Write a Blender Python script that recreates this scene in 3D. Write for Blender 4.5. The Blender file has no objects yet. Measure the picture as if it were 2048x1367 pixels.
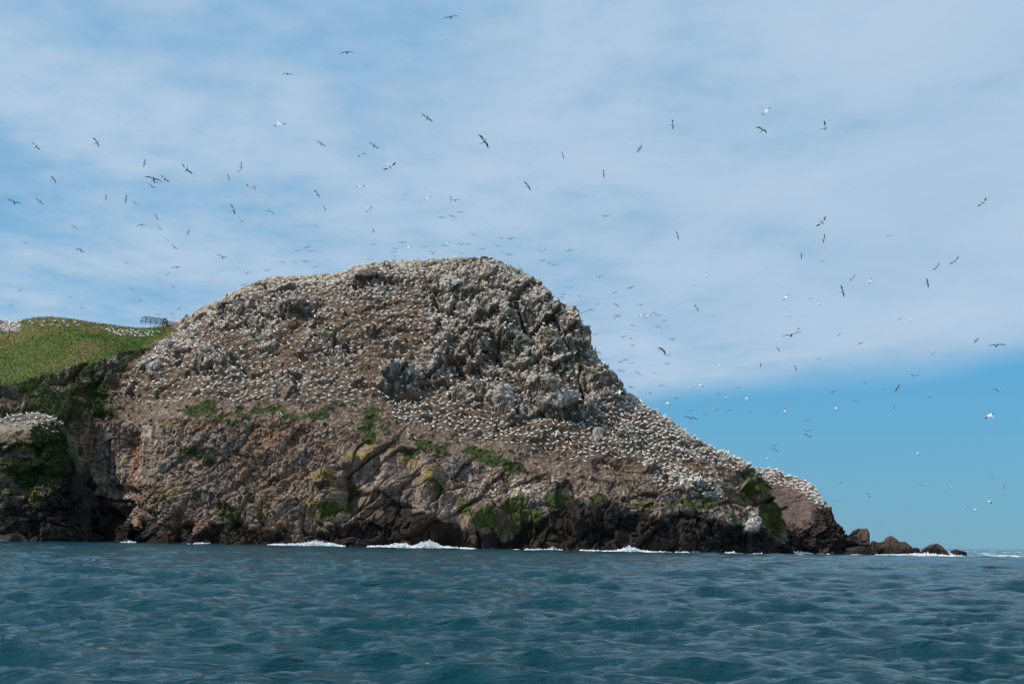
import bpy, math
import numpy as np

rng = np.random.RandomState(11)
C = bpy.context.scene.collection
S = bpy.context.scene

# ------------------------------------------------------------------ camera, sky, sun, exposure
FPX = 2844.0
PITCH = math.atan((1080.0 - 683.5) / FPX)
ROLL = math.radians(1.0)
CAM = np.array((0.0, 0.0, 1.6))
r0 = np.array((1.0, 0, 0)); up0 = np.array((0, -math.sin(PITCH), math.cos(PITCH)))
FWD = np.array((0, math.cos(PITCH), math.sin(PITCH)))
RIGHT = r0 * math.cos(ROLL) + up0 * math.sin(ROLL)
UP = -r0 * math.sin(ROLL) + up0 * math.cos(ROLL)

cam_data = bpy.data.cameras.new("camera")
cam_data.sensor_width = 36.0
cam_data.lens = FPX / 2048.0 * 36.0
cam_data.clip_start = 0.5
cam_data.clip_end = 60000.0
cam = bpy.data.objects.new("camera", cam_data)
C.objects.link(cam)
from mathutils import Matrix, Vector
M = Matrix.Identity(4)
for i in range(3):
    M[i][0] = RIGHT[i]; M[i][1] = UP[i]; M[i][2] = -FWD[i]; M[i][3] = CAM[i]
cam.matrix_world = M
S.camera = cam

SUN_DIR = np.array((-0.66, -0.14, 0.74)); SUN_DIR /= np.linalg.norm(SUN_DIR)   # towards the sun
sun_data = bpy.data.lights.new("sun", 'SUN')
sun_data.energy = 4.6
sun_data.angle = math.radians(0.6)
sun_data.color = (1.0, 0.95, 0.87)
sun = bpy.data.objects.new("sun", sun_data)
sun.rotation_euler = Vector(SUN_DIR).to_track_quat('Z', 'Y').to_euler()
sun.location = (-200, -100, 300)
C.objects.link(sun)

world = bpy.data.worlds.new("World")
S.world = world
world.use_nodes = True
nt = world.node_tree
nt.nodes.clear()
def N(tree, kind, **kw):
    n = tree.nodes.new(kind)
    for k, v in kw.items():
        if k.startswith('i_'):
            key = k[2:]
            n.inputs[int(key) if key.isdigit() else key].default_value = v
        else:
            setattr(n, k, v)
    return n
def build_world():
    L = nt.links.new
    out = N(nt, 'ShaderNodeOutputWorld')
    bg = N(nt, 'ShaderNodeBackground'); bg.inputs['Strength'].default_value = 0.085
    L(bg.outputs[0], out.inputs[0])
    sky = N(nt, 'ShaderNodeTexSky', sky_type='NISHITA')
    sky.sun_disc = False
    sky.sun_elevation = math.asin(SUN_DIR[2])
    sky.sun_rotation = math.atan2(SUN_DIR[0], SUN_DIR[1])
    sky.air_density = 1.0; sky.dust_density = 0.25; sky.ozone_density = 2.6
    tint = N(nt, 'ShaderNodeMix', data_type='RGBA', blend_type='MULTIPLY')
    tint.inputs[0].default_value = 1.0
    tint.inputs[7].default_value = (0.42, 0.86, 1.05, 1)
    L(sky.outputs[0], tint.inputs[6])
    # clear sky: the model's own sky with the deep hazy blue of the day
    tc = N(nt, 'ShaderNodeTexCoord')
    sep = N(nt, 'ShaderNodeSeparateXYZ'); L(tc.outputs['Generated'], sep.inputs[0])
    el = N(nt, 'ShaderNodeMapRange'); el.inputs[1].default_value = 0.0; el.inputs[2].default_value = 0.12; L(sep.outputs[2], el.inputs[0])
    day = N(nt, 'ShaderNodeMix', data_type='RGBA')
    day.inputs[6].default_value = (2.15, 4.65, 6.6, 1); day.inputs[7].default_value = (1.40, 4.9, 8.3, 1)
    L(el.outputs[0], day.inputs[0])
    clear = N(nt, 'ShaderNodeMix', data_type='RGBA'); clear.inputs[0].default_value = 0.80
    L(tint.outputs[2], clear.inputs[6]); L(day.outputs[2], clear.inputs[7])
    # cloud sheet: view direction projected on a high flat layer
    zz = N(nt, 'ShaderNodeMath', operation='MAXIMUM', i_1=0.0); L(sep.outputs[2], zz.inputs[0])
    za = N(nt, 'ShaderNodeMath', operation='ADD', i_1=0.10); L(zz.outputs[0], za.inputs[0])
    px = N(nt, 'ShaderNodeMath', operation='DIVIDE'); L(sep.outputs[0], px.inputs[0]); L(za.outputs[0], px.inputs[1])
    py = N(nt, 'ShaderNodeMath', operation='DIVIDE'); L(sep.outputs[1], py.inputs[0]); L(za.outputs[0], py.inputs[1])
    cmb = N(nt, 'ShaderNodeCombineXYZ'); L(px.outputs[0], cmb.inputs[0]); L(py.outputs[0], cmb.inputs[1])
    def noise(scale, detail, rough, loc, sc=(1, 1, 1), rot=0.0, dist=0.0):
        mp = N(nt, 'ShaderNodeMapping'); L(cmb.outputs[0], mp.inputs[0])
        mp.inputs['Location'].default_value = loc
        mp.inputs['Scale'].default_value = sc
        mp.inputs['Rotation'].default_value = (0, 0, rot)
        n = N(nt, 'ShaderNodeTexNoise'); L(mp.outputs[0], n.inputs['Vector'])
        n.inputs['Scale'].default_value = scale; n.inputs['Detail'].default_value = detail
        n.inputs['Roughness'].default_value = rough; n.inputs['Distortion'].default_value = dist
        return n.outputs[0]
    def math_(op, a, b=None):
        m = N(nt, 'ShaderNodeMath', operation=op)
        for i, s in enumerate((a, b)):
            if s is None: continue
            if isinstance(s, (int, float)): m.inputs[i].default_value = s
            else: L(s, m.inputs[i])
        return m.outputs[0]
    def ramp(v, lo, hi, smooth=True):
        m = N(nt, 'ShaderNodeMapRange', interpolation_type='SMOOTHSTEP' if smooth else 'LINEAR')
        m.inputs[1].default_value = lo; m.inputs[2].default_value = hi
        L(v, m.inputs[0]); return m.outputs[0]
    big = noise(0.55, 3, 0.5, (3.1, 7.7, 0), (1, 0.7, 1), 0.25)
    med = noise(2.1, 5, 0.55, (1.3, 2.2, 0), (1, 0.75, 1), 0.2, 0.4)
    fine = noise(6.5, 4, 0.5, (5.3, 1.2, 0), (1, 0.6, 1), 0.3)
    wob = noise(1.3, 4, 0.5, (9.3, 4.2, 0), (1, 0.6, 1), 0.0)
    # edge of the sheet: clouds end towards the far lower right (along a line in the layer plane)
    e = math_('ADD', math_('MULTIPLY', px.outputs[0], 0.9), math_('MULTIPLY', py.outputs[0], 1.0))
    e = math_('ADD', e, math_('MULTIPLY', math_('SUBTRACT', wob, 0.5), 0.9))
    sheet = math_('SUBTRACT', 1.0, ramp(e, 4.95, 5.75))
    cover = math_('ADD', math_('MULTIPLY', med, 0.75), math_('ADD', math_('MULTIPLY', big, 0.45), math_('MULTIPLY', fine, 0.22)))
    # the sheet thickens towards the right
    cover = math_('ADD', cover, math_('MULTIPLY', px.outputs[0], 0.17))
    mott = noise(10.0, 4, 0.55, (2.3, 8.2, 0), (1, 1.0, 1), 0.5)
    cover = math_('ADD', cover, math_('MULTIPLY', math_('SUBTRACT', mott, 0.5), 0.50))
    cover = math_('ADD', 0.26, math_('MULTIPLY', 0.74, ramp(cover, 0.24, 0.84)))
    cover = math_('MULTIPLY', math_('MULTIPLY', cover, sheet), 0.97)
    mix = N(nt, 'ShaderNodeMix', data_type='RGBA', blend_type='MIX')
    L(cover, mix.inputs[0]); L(clear.outputs[2], mix.inputs[6])
    cl = N(nt, 'ShaderNodeMix', data_type='RGBA', blend_type='MIX')
    cl.inputs[6].default_value = (4.6, 6.5, 8.6, 1); cl.inputs[7].default_value = (5.5, 7.2, 9.1, 1)
    L(ramp(med, 0.35, 0.7), cl.inputs[0])
    L(cl.outputs[2], mix.inputs[7])
    L(mix.outputs[2], bg.inputs['Color'])
build_world()
S.view_settings.view_transform = 'Standard'
S.view_settings.look = 'None'
S.view_settings.gamma = 1.0
S.view_settings.use_curve_mapping = False
S.view_settings.exposure = 0.0
S.cycles.max_bounces = 5
S.cycles.diffuse_bounces = 2
S.cycles.glossy_bounces = 3

# ------------------------------------------------------------------ geometry helpers
def P(u, v, Y):
    """world point seen at photo pixel (u, v) standing at distance Y"""
    u = np.asarray(u, float); v = np.asarray(v, float); Y = np.asarray(Y, float)
    d = FWD * FPX + RIGHT * (u - 1024.0)[..., None] - UP * (v - 683.5)[..., None]
    return CAM + d * (Y / d[..., 1])[..., None]
def proj(p):
    q = p - CAM
    a = q @ FWD
    return 1024.0 + FPX * (q @ RIGHT) / a, 683.5 - FPX * (q @ UP) / a
def v_of_z0(u, Y):
    """pixel row of the water level at distance Y in column u"""
    lo = np.full_like(u, 900.0); hi = np.full_like(u, 1367.0)
    for _ in range(30):
        mid = (lo + hi) / 2
        z = P(u, mid, Y)[..., 2]
        lo = np.where(z > 0, mid, lo); hi = np.where(z > 0, hi, mid)
    return (lo + hi) / 2
def tab(pairs, u):
    a = np.array(pairs, float)
    return np.interp(u, a[:, 0], a[:, 1])
def smooth1(a, k):
    if k < 1: return a
    x = np.arange(-3 * k, 3 * k + 1); w = np.exp(-0.5 * (x / k) ** 2); w /= w.sum()
    return np.convolve(np.pad(a, 3 * k, mode='edge'), w, mode='valid')
def sstep(x, a, b):
    t = np.clip((x - a) / (b - a), 0, 1); return t * t * (3 - 2 * t)
def blob(u, v, cu, cv, ru, rv, ang=0.0, p=2.0):
    c, s = math.cos(math.radians(ang)), math.sin(math.radians(ang))
    du, dv = u - cu, v - cv
    a = (du * c + dv * s) / ru; b = (-du * s + dv * c) / rv
    return np.exp(-(np.abs(a) ** p + np.abs(b) ** p))
def inpoly(u, v, poly):
    inside = np.zeros(u.shape, bool)
    n = len(poly)
    for i in range(n):
        x1, y1 = poly[i]; x2, y2 = poly[(i + 1) % n]
        if y1 == y2: continue
        c = ((v >= min(y1, y2)) & (v < max(y1, y2)))
        xi = (x2 - x1) * (v - y1) / (y2 - y1) + x1
        inside ^= c & (u < xi)
    return inside

def _hash(ix, iy, iz, seed):
    h = (ix * np.uint32(374761393) + iy * np.uint32(668265263) + iz * np.uint32(2147483647 - 58) + np.uint32(seed * 974711 + 17))
    h = (h ^ (h >> np.uint32(13))) * np.uint32(1274126177)
    h = (h ^ (h >> np.uint32(15))) * np.uint32(2246822519)
    return h ^ (h >> np.uint32(16))
def vnoise(p, seed=0):
    """value noise in [0,1] with quintic fade, p: N x 3"""
    f = np.floor(p); t = (p - f).astype(np.float32); i = f.astype(np.int64).astype(np.uint32)
    t = t * t * t * (t * (t * 6 - 15) + 10)
    r = 0
    for dx in (0, 1):
        wx = t[:, 0] if dx else 1 - t[:, 0]
        for dy in (0, 1):
            wy = t[:, 1] if dy else 1 - t[:, 1]
            for dz in (0, 1):
                wz = t[:, 2] if dz else 1 - t[:, 2]
                h = _hash(i[:, 0] + np.uint32(dx), i[:, 1] + np.uint32(dy), i[:, 2] + np.uint32(dz), seed)
                r = r + wx * wy * wz * (h.astype(np.float32) * np.float32(1 / 4294967295.0))
    return r
def fbm(p, octv=4, seed=0, gain=0.5):
    a, s, tot = 1.0, 0, 0
    q = p
    for o in range(octv):
        s = s + a * vnoise(q, seed + o * 7); tot += a
        a *= gain; q = q * 2.03 + 13.7
    return s / tot
def voronoi(p, seed=0):
    """nearest cell: returns (hash0, hash1, hash2 in [0,1], vector to centre, F2-F1)"""
    b = np.floor(p - 0.5)
    d1 = np.full(len(p), 9.0, np.float32); d2 = np.full(len(p), 9.0, np.float32)
    hb = np.zeros(len(p), np.uint32); vec = np.zeros((len(p), 3), np.float32)
    for dx in (0, 1):
        for dy in (0, 1):
            for dz in (0, 1):
                c = b + (dx, dy, dz)
                ci = c.astype(np.int64).astype(np.uint32)
                h = _hash(ci[:, 0], ci[:, 1], ci[:, 2], seed)
                j = np.stack([(h & np.uint32(1023)), ((h >> np.uint32(10)) & np.uint32(1023)), ((h >> np.uint32(20)) & np.uint32(1023))], 1) / 1023.0
                w = (c + 0.5 + (j - 0.5) * 0.9 - p).astype(np.float32)
                d = np.sqrt((w * w).sum(1))
                nb = d < d1
                d2 = np.where(nb, d1, np.minimum(d2, d))
                hb = np.where(nb, h, hb); vec[nb] = w[nb]
                d1 = np.where(nb, d, d1)
    g = _hash(hb, hb >> np.uint32(3), hb >> np.uint32(7), seed + 5)
    h0 = (g & np.uint32(1023)) / 1023.0; h1 = ((g >> np.uint32(10)) & np.uint32(1023)) / 1023.0; h2 = ((g >> np.uint32(20)) & np.uint32(1023)) / 1023.0
    return h0.astype(np.float32), h1.astype(np.float32), h2.astype(np.float32), vec, d2 - d1
def blocks(p, size, rot, amp, tilt, seed, crack=0.0):
    """faceted block relief: each cell gets its own height and its own tilted face"""
    cz, sz = math.cos(rot[0]), math.sin(rot[0]); cx, sx = math.cos(rot[1]), math.sin(rot[1])
    R = np.array([[cx, 0, sx], [0, 1, 0], [-sx, 0, cx]]) @ np.array([[cz, -sz, 0], [sz, cz, 0], [0, 0, 1]])
    q = (p @ R.T) / np.array(size)
    h0, h1, h2, vec, e = voronoi(q, seed)
    w = vec * np.array(size) / max(size)
    d = amp * (h0 - 0.5) + tilt * ((h1 - 0.5) * w[:, 0] * 2 + (h2 - 0.5) * w[:, 2] * 2)
    if crack: d = d - crack * (1 - sstep(e, 0.0, 0.09))
    return d, h0, h1

def mesh_obj(name, verts, faces, mats=(), parent=None, smooth=False, mat_idx=None, color=None, link=True):
    """faces: (n,3) or (n,4) int array"""
    me = bpy.data.meshes.new(name)
    verts = np.asarray(verts, np.float32); faces = np.asarray(faces, np.int32)
    n, k = faces.shape
    me.vertices.add(len(verts)); me.vertices.foreach_set('co', verts.ravel())
    me.loops.add(n * k); me.loops.foreach_set('vertex_index', faces.ravel())
    me.polygons.add(n)
    me.polygons.foreach_set('loop_start', np.arange(0, n * k, k, dtype=np.int32))
    me.polygons.foreach_set('loop_total', np.full(n, k, np.int32))
    me.polygons.foreach_set('use_smooth', np.full(n, bool(smooth)))
    for m in mats: me.materials.append(m)
    if mat_idx is not None: me.polygons.foreach_set('material_index', np.asarray(mat_idx, np.int32))
    me.update(calc_edges=True)
    if color is not None:
        for cname, arr in color.items():
            at = me.color_attributes.new(cname, 'FLOAT_COLOR', 'POINT')
            full = np.ones((len(verts), 4), np.float32); full[:, :arr.shape[1]] = arr
            at.data.foreach_set('color', full.ravel())
    if not link: return me
    o = bpy.data.objects.new(name, me); C.objects.link(o)
    if parent is not None: o.parent = parent
    return o
def tag(o, label=None, cat=None, group=None, kind=None):
    if label: o['label'] = label
    if cat: o['category'] = cat
    if group: o['group'] = group
    if kind: o['kind'] = kind
    return o
def grid_faces(nr, nc):
    i = np.arange(nr - 1)[:, None] * nc + np.arange(nc - 1)[None, :]
    return np.stack([i, i + 1, i + nc + 1, i + nc], -1).reshape(-1, 4)

# ------------------------------------------------------------------ materials
def mat(name, build):
    m = bpy.data.materials.new(name); m.use_nodes = True
    t = m.node_tree; t.nodes.clear()
    out = N(t, 'ShaderNodeOutputMaterial'); b = N(t, 'ShaderNodeBsdfPrincipled')
    t.links.new(b.outputs[0], out.inputs[0])
    build(t, b, t.links.new)
    return m
def plain(name, col, rough=0.8, vary=0.25, scale=8.0):
    def f(t, b, L):
        n = N(t, 'ShaderNodeTexNoise'); n.inputs['Scale'].default_value = scale
        tc = N(t, 'ShaderNodeTexCoord'); L(tc.outputs['Object'], n.inputs['Vector'])
        mx = N(t, 'ShaderNodeMix', data_type='RGBA')
        mx.inputs[6].default_value = [c * (1 - vary) for c in col] + [1]
        mx.inputs[7].default_value = [min(1, c * (1 + vary)) for c in col] + [1]
        L(n.outputs[0], mx.inputs[0]); L(mx.outputs[2], b.inputs['Base Color'])
        b.inputs['Roughness'].default_value = rough
        b.inputs['Specular IOR Level'].default_value = 0.25
    return mat(name, f)
def ground_mat(name, bump_d=0.35):
    """base colour from the mesh's own surface-colour attribute, broken up with fine grain"""
    def f(t, b, L):
        a = N(t, 'ShaderNodeAttribute', attribute_name='surface')
        geo = N(t, 'ShaderNodeNewGeometry')
        n1 = N(t, 'ShaderNodeTexNoise'); n1.inputs['Scale'].default_value = 2.6; n1.inputs['Detail'].default_value = 6; n1.inputs['Roughness'].default_value = 0.7
        L(geo.outputs['Position'], n1.inputs['Vector'])
        mr = N(t, 'ShaderNodeMapRange'); mr.inputs[1].default_value = 0.3; mr.inputs[2].default_value = 0.7
        mr.inputs[3].default_value = 0.55; mr.inputs[4].default_value = 1.45
        L(n1.outputs[0], mr.inputs[0])
        mx = N(t, 'ShaderNodeMix', data_type='RGBA', blend_type='MULTIPLY'); mx.inputs[0].default_value = 1.0
        L(a.outputs['Color'], mx.inputs[6]); L(mr.outputs[0], mx.inputs[7])
        L(mx.outputs[2], b.inputs['Base Color'])
        b.inputs['Roughness'].default_value = 0.9
        b.inputs['Specular IOR Level'].default_value = 0.2
        bp = N(t, 'ShaderNodeBump'); bp.inputs['Strength'].default_value = 0.7; bp.inputs['Distance'].default_value = bump_d
        L(n1.outputs[0], bp.inputs['Height']); L(bp.outputs[0], b.inputs['Normal'])
    return mat(name, f)
ROCK = ground_mat('weathered_rock')
def foliage_mat():
    def f(t, b, L):
        a = N(t, 'ShaderNodeAttribute', attribute_name='surface')
        L(a.outputs['Color'], b.inputs['Base Color'])
        b.inputs['Roughness'].default_value = 0.8; b.inputs['Specular IOR Level'].default_value = 0.15
    return mat('grass_blades', f)
GRASS = foliage_mat()
def water_mat():
    def f(t, b, L):
        a = N(t, 'ShaderNodeAttribute', attribute_name='foam')
        geo = N(t, 'ShaderNodeNewGeometry')
        mp = N(t, 'ShaderNodeMapping'); mp.inputs['Scale'].default_value = (0.55, 1.5, 1); L(geo.outputs['Position'], mp.inputs[0])
        n1 = N(t, 'ShaderNodeTexNoise'); n1.inputs['Scale'].default_value = 4.5; n1.inputs['Detail'].default_value = 6; n1.inputs['Roughness'].default_value = 0.62
        L(mp.outputs[0], n1.inputs['Vector'])
        bp = N(t, 'ShaderNodeBump'); bp.inputs['Strength'].default_value = 1.0; bp.inputs['Distance'].default_value = 0.15
        mp2 = N(t, 'ShaderNodeMapping'); mp2.inputs['Scale'].default_value = (0.50, 1.5, 1); mp2.inputs['Rotation'].default_value = (0, 0, 0.12); L(geo.outputs['Position'], mp2.inputs[0])
        n2 = N(t, 'ShaderNodeTexNoise'); n2.inputs['Scale'].default_value = 1.25; n2.inputs['Detail'].default_value = 3; n2.inputs['Roughness'].default_value = 0.5
        L(mp2.outputs[0], n2.inputs['Vector'])
        bp2 = N(t, 'ShaderNodeBump'); bp2.inputs['Strength'].default_value = 1.0; bp2.inputs['Distance'].default_value = 0.30
        L(n2.outputs[0], bp2.inputs['Height']); L(bp2.outputs[0], bp.inputs['Normal'])
        L(n1.outputs[0], bp.inputs['Height']); L(bp.outputs[0], b.inputs['Normal'])
        sep = N(t, 'ShaderNodeSeparateColor'); L(a.outputs['Color'], sep.inputs[0])
        mx = N(t, 'ShaderNodeMix', data_type='RGBA')
        mx.inputs[6].default_value = (0.0010, 0.038, 0.053, 1); mx.inputs[7].default_value = (0.78, 0.82, 0.84, 1)
        L(sep.outputs[0], mx.inputs[0]); L(mx.outputs[2], b.inputs['Base Color'])
        ro = N(t, 'ShaderNodeMapRange'); ro.inputs[3].default_value = 0.06; ro.inputs[4].default_value = 0.8
        L(sep.outputs[0], ro.inputs[0]); L(ro.outputs[0], b.inputs['Roughness'])
        b.inputs['IOR'].default_value = 1.333; b.inputs['Specular IOR Level'].default_value = 0.24
    return mat('sea_water', f)
WATER = water_mat()
FOAM = plain('sea_foam', (0.80, 0.83, 0.85), 0.9, 0.05)
WHITE = plain('white_plumage', (0.80, 0.79, 0.76), 0.8, 0.04)
BLACK = plain('black_feathers', (0.022, 0.020, 0.020), 0.7, 0.2)
YELLOW = plain('buff_head_plumage', (0.74, 0.52, 0.22), 0.8, 0.08)
BEAK = plain('grey_beak', (0.32, 0.36, 0.40), 0.5, 0.1)
BIRD_MATS = (WHITE, BLACK, YELLOW, BEAK)

# ------------------------------------------------------------------ ground colours (albedo)
def col3(*c): return np.array(c, np.float32)
def mixc(base, c, m):
    return base + (np.asarray(c, np.float32) - base) * np.clip(m, 0, 1)[:, None]

class Land: pass

def loft(u, rows, segs):
    """rows: list of (v array, Y array) front to back as seen from the sea; returns grids of points, u, v"""
    pts, vs = [], []
    for k in range(len(rows) - 1):
        a, b = rows[k], rows[k + 1]
        n = segs[k]
        for j in range(n + (1 if k == len(rows) - 2 else 0)):
            t = j / n
            pts.append(a * (1 - t) + b * t)
    return np.array(pts)
def grid_normals(G):
    du = np.gradient(G, axis=1); dv = np.gradient(G, axis=0)
    n = np.cross(du, dv)
    n /= np.maximum(np.linalg.norm(n, axis=-1, keepdims=True), 1e-9)
    return n

# ================================================================== THE ISLAND (main massif + grassy hill)
def smooth_rows(G, k):
    """soften the loft's creases down each column"""
    x = np.arange(-3 * k, 3 * k + 1); w = np.exp(-0.5 * (x / k) ** 2); w /= w.sum()
    Q = np.concatenate([np.repeat(G[:1], 3 * k, 0), G, np.repeat(G[-1:], 3 * k, 0)], 0)
    out = np.zeros_like(G)
    for i, wi in enumerate(w): out += wi * Q[i:i + len(G)]
    return out

u_main = np.concatenate([np.arange(-620, 0, 12.0), np.arange(0, 1576.0, 1.45)])
def island_rows(u):
    Ys = tab([(-620, 262), (0, 266), (120, 277), (175, 284), (215, 283), (245, 279), (268, 275), (305, 259), (400, 252), (600, 249), (690, 246), (745, 249), (860, 245), (930, 247), (1000, 246), (1100, 243.5), (1300, 245), (1450, 248), (1530, 253), (1575, 262)], u)
    v1 = v_of_z0(u, Ys)
    v2 = tab([(-620, 1030), (0, 1040), (200, 1052), (330, 1056), (500, 1052), (680, 1040), (720, 1030), (790, 1014), (850, 1020), (900, 1058), (930, 1066), (980, 1066), (1030, 1062), (1080, 1040), (1150, 1012), (1300, 1027), (1400, 1040), (1480, 1048), (1540, 1060), (1575, 1094)], u)
    Y2 = Ys + tab([(-620, 4), (400, 2.5), (700, 2.5), (790, 4.0), (900, 2.0), (1050, 2.2), (1150, 4.5), (1400, 3.5), (1540, 2), (1575, 0.6)], u)
    v3 = tab([(-620, 740), (0, 800), (100, 830), (160, 838), (330, 842), (600, 838), (680, 850), (740, 880), (830, 890), (900, 905), (970, 935), (1050, 955), (1150, 962), (1300, 958), (1400, 975), (1460, 990), (1500, 998), (1540, 1012), (1575, 1088)], u)
    Y3 = tab([(-620, 282), (0, 276), (120, 282), (190, 286), (250, 283), (305, 268), (400, 262), (500, 260), (700, 257.5), (850, 257), (1000, 254), (1150, 252.5), (1300, 252.5), (1450, 255), (1540, 260), (1575, 263.5)], u)
    v4 = tab([(-620, 735), (0, 772), (100, 744), (200, 718), (250, 722), (300, 740), (400, 740), (600, 700), (760, 690), (880, 755), (1000, 770), (1100, 790), (1180, 800), (1250, 845), (1350, 895), (1430, 935), (1500, 965), (1540, 1003), (1575, 1086)], u)
    Y4 = tab([(-620, 293), (0, 294), (200, 292), (300, 284), (400, 278), (600, 279), (800, 276), (900, 272), (1000, 270), (1100, 268), (1200, 266), (1300, 264), (1400, 262), (1500, 262), (1575, 264.5)], u)
    v5 = tab([(-620, 640), (-100, 638), (0, 637), (20, 640), (42, 646), (60, 641), (85, 636), (110, 634), (140, 636), (170, 640), (200, 645), (220, 648), (250, 652), (285, 656), (310, 657), (335, 653), (348, 651), (360, 648), (372, 643), (385, 635), (400, 623), (430, 608), (460, 593), (500, 572), (530, 560), (560, 552), (600, 551), (650, 548), (680, 545), (720, 532), (750, 525), (780, 522), (830, 521), (880, 518), (920, 515), (950, 513), (985, 515), (1000, 522), (1025, 534), (1050, 547), (1075, 560), (1095, 582), (1105, 599), (1125, 607), (1148, 618), (1158, 628), (1163, 642), (1170, 655), (1177, 690), (1190, 703), (1205, 726), (1222, 743), (1226, 757), (1245, 780), (1290, 812), (1340, 840), (1380, 872), (1430, 899), (1470, 914), (1500, 932), (1520, 952), (1540, 987), (1560, 1042), (1572, 1080), (1576, 1086)], u)
    Y5 = tab([(-620, 330), (0, 328), (150, 325), (300, 313), (400, 305), (600, 305), (800, 301), (950, 293), (1050, 287), (1150, 279), (1200, 277), (1250, 275), (1400, 270), (1500, 267), (1575, 265.5)], u)
    return Ys, v1, v2, Y2, v3, Y3, v4, Y4, v5, Y5

Ys, v1, v2, Y2, v3, Y3, v4, Y4, v5, Y5 = island_rows(u_main)
nfine = slice(52, None)
for arr, k in ((Ys, 8), (Y2, 8), (v2, 6), (v3, 8), (Y3, 10), (v4, 8), (Y4, 12), (Y5, 12)):
    arr[nfine] = smooth1(arr[nfine], k)
v2 = np.minimum(v2, v1 - 4); v3 = np.minimum(v3, v2 - 3); v4 = np.minimum(v4, v3 - 2); v5 = np.minimum(v5, v4 - 2)
ridge = P(u_main, v5, Y5)
ww = np.clip(ridge[:, 2] / 40.0, 0.05, 1.3)[:, None]
p1 = P(u_main, v1, Ys)
p0 = p1 + np.array((0, -1.5, -3.5))
b1 = ridge + np.array((0, 1, 0)) * 12 * ww; b1[:, 2] -= 0.8 * ww[:, 0]
b2 = ridge + np.array((0, 1, 0)) * 60 * ww; b2[:, 2] = ridge[:, 2] * 0.55
b3 = ridge + np.array((0, 1, 0)) * 120 * ww; b3[:, 2] = -4
SEG = [6, 46, 150, 130, 190, 8, 12, 14]
G = loft(u_main, [p0, p1, P(u_main, v2, Y2), P(u_main, v3, Y3), P(u_main, v4, Y4), ridge, b1, b2, b3], SEG)
ridge_row = sum(SEG[:5])
top = G[ridge_row].copy()
G = smooth_rows(G, 7)
rw = np.where(np.arange(len(G)) <= ridge_row, sstep(np.arange(len(G)), sum(SEG[:3]) * 1.0, ridge_row * 1.0), 1 - sstep(np.arange(len(G)), ridge_row + 8.0, ridge_row + 34.0))
G += (top - G[ridge_row])[None] * rw[:, None, None]
NR, NC = G.shape[:2]
gu, gv = proj(G.reshape(-1, 3))
front = (np.repeat(np.arange(NR), NC) <= ridge_row + 1)
nrm = grid_normals(G).reshape(-1, 3)
p = G.reshape(-1, 3).copy()
P0 = p.copy()
v3g = np.tile(v3, NR); v5g = np.tile(v5, NR)

# --- where things are on the island's face
wu = gu + (fbm(p * 0.16, 4, 3) - 0.5) * 60; wv = gv + (fbm(p * 0.16 + 50, 4, 9) - 0.5) * 46
GRASSP = [(-700, 600), (0, 600), (60, 600), (200, 600), (300, 640), (352, 640), (352, 652), (312, 668), (285, 684), (262, 692), (235, 704), (180, 722), (130, 735), (60, 755), (0, 772), (-700, 900)]
g_grass = inpoly(gu + (wu - gu) * 0.25, gv + (wv - gv) * 0.25, GRASSP) & ~((gu < 42) & (gv < 651))
BRUSHP = [(-700, 800), (0, 765), (180, 717), (262, 690), (352, 650), (305, 690), (255, 728), (225, 765), (205, 800), (240, 835), (140, 850), (150, 1100), (-700, 1100)]
g_brush = inpoly(wu, wv, BRUSHP) & ~g_grass
SCREEP = [(222, 785), (420, 800), (560, 815), (700, 795), (760, 795), (850, 838), (950, 868), (1050, 897), (1150, 928), (1230, 948), (1300, 955), (1330, 985), (1150, 965), (1000, 942), (900, 905), (740, 880), (600, 842), (330, 845), (200, 838)]
g_scree = inpoly(gu + (wu - gu) * 0.4, gv + (wv - gv) * 0.4, SCREEP)
def soft(m_bool):   # soften a mask on the grid
    m = m_bool.reshape(NR, NC).astype(np.float32)
    for ax in (0, 1):
        for _ in range(3):
            m = (m + np.roll(m, 2, ax) + np.roll(m, -2, ax)) / 3
    return m.ravel()
f_grass, f_brush, f_scree = soft(g_grass), soft(g_brush), soft(g_scree)
cliff = sstep(gv + (wv - gv) * 0.3, v3g - 6, v3g + 10) * (1 - f_grass)
crag = np.clip(soft(inpoly(wu, wv, [(850, 470), (1010, 470), (1100, 560), (1185, 600), (1250, 740), (1235, 800), (1200, 850), (1100, 830), (1000, 845), (960, 800), (870, 790), (840, 730), (830, 690), (880, 640), (840, 590)])), 0, 1)
outc = np.zeros(len(p), np.float32)
for b in [(480, 600, 60, 22, -30), (590, 607, 32, 26, -20), (430, 720, 46, 30, 0), (640, 655, 36, 22, 20), (700, 690, 70, 20, -25), (345, 690, 36, 26, -20), (742, 538, 34, 18, 0), (800, 745, 44, 30, 0), (310, 738, 34, 20, 0), (520, 640, 40, 22, -30),
          (900, 560, 60, 34, 0), (540, 690, 30, 18, 0), (640, 610, 30, 15, 0), (385, 665, 30, 16, -30), (560, 745, 22, 14, 0), (470, 745, 18, 14, 0), (1070, 860, 12, 14, 0), (1260, 870, 20, 12, 0), (1195, 865, 16, 22, 0), (1500, 960, 40, 28, 0), (1345, 955, 16, 12, 0), (1290, 925, 12, 9, 0)]:
    outc = np.maximum(outc, blob(wu, wv, *b))
on_slope = sstep(fbm(p * 0.17 + 90, 3, 55), 0.60, 0.67) * (1 - f_scree) * (1 - f_grass)
rocky = np.clip(np.maximum(np.maximum(np.maximum(cliff, crag), sstep(outc, 0.25, 0.6)), on_slope * 0.8), 0, 1)
slope_z = np.clip(p[:, 2], 0, None)

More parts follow.
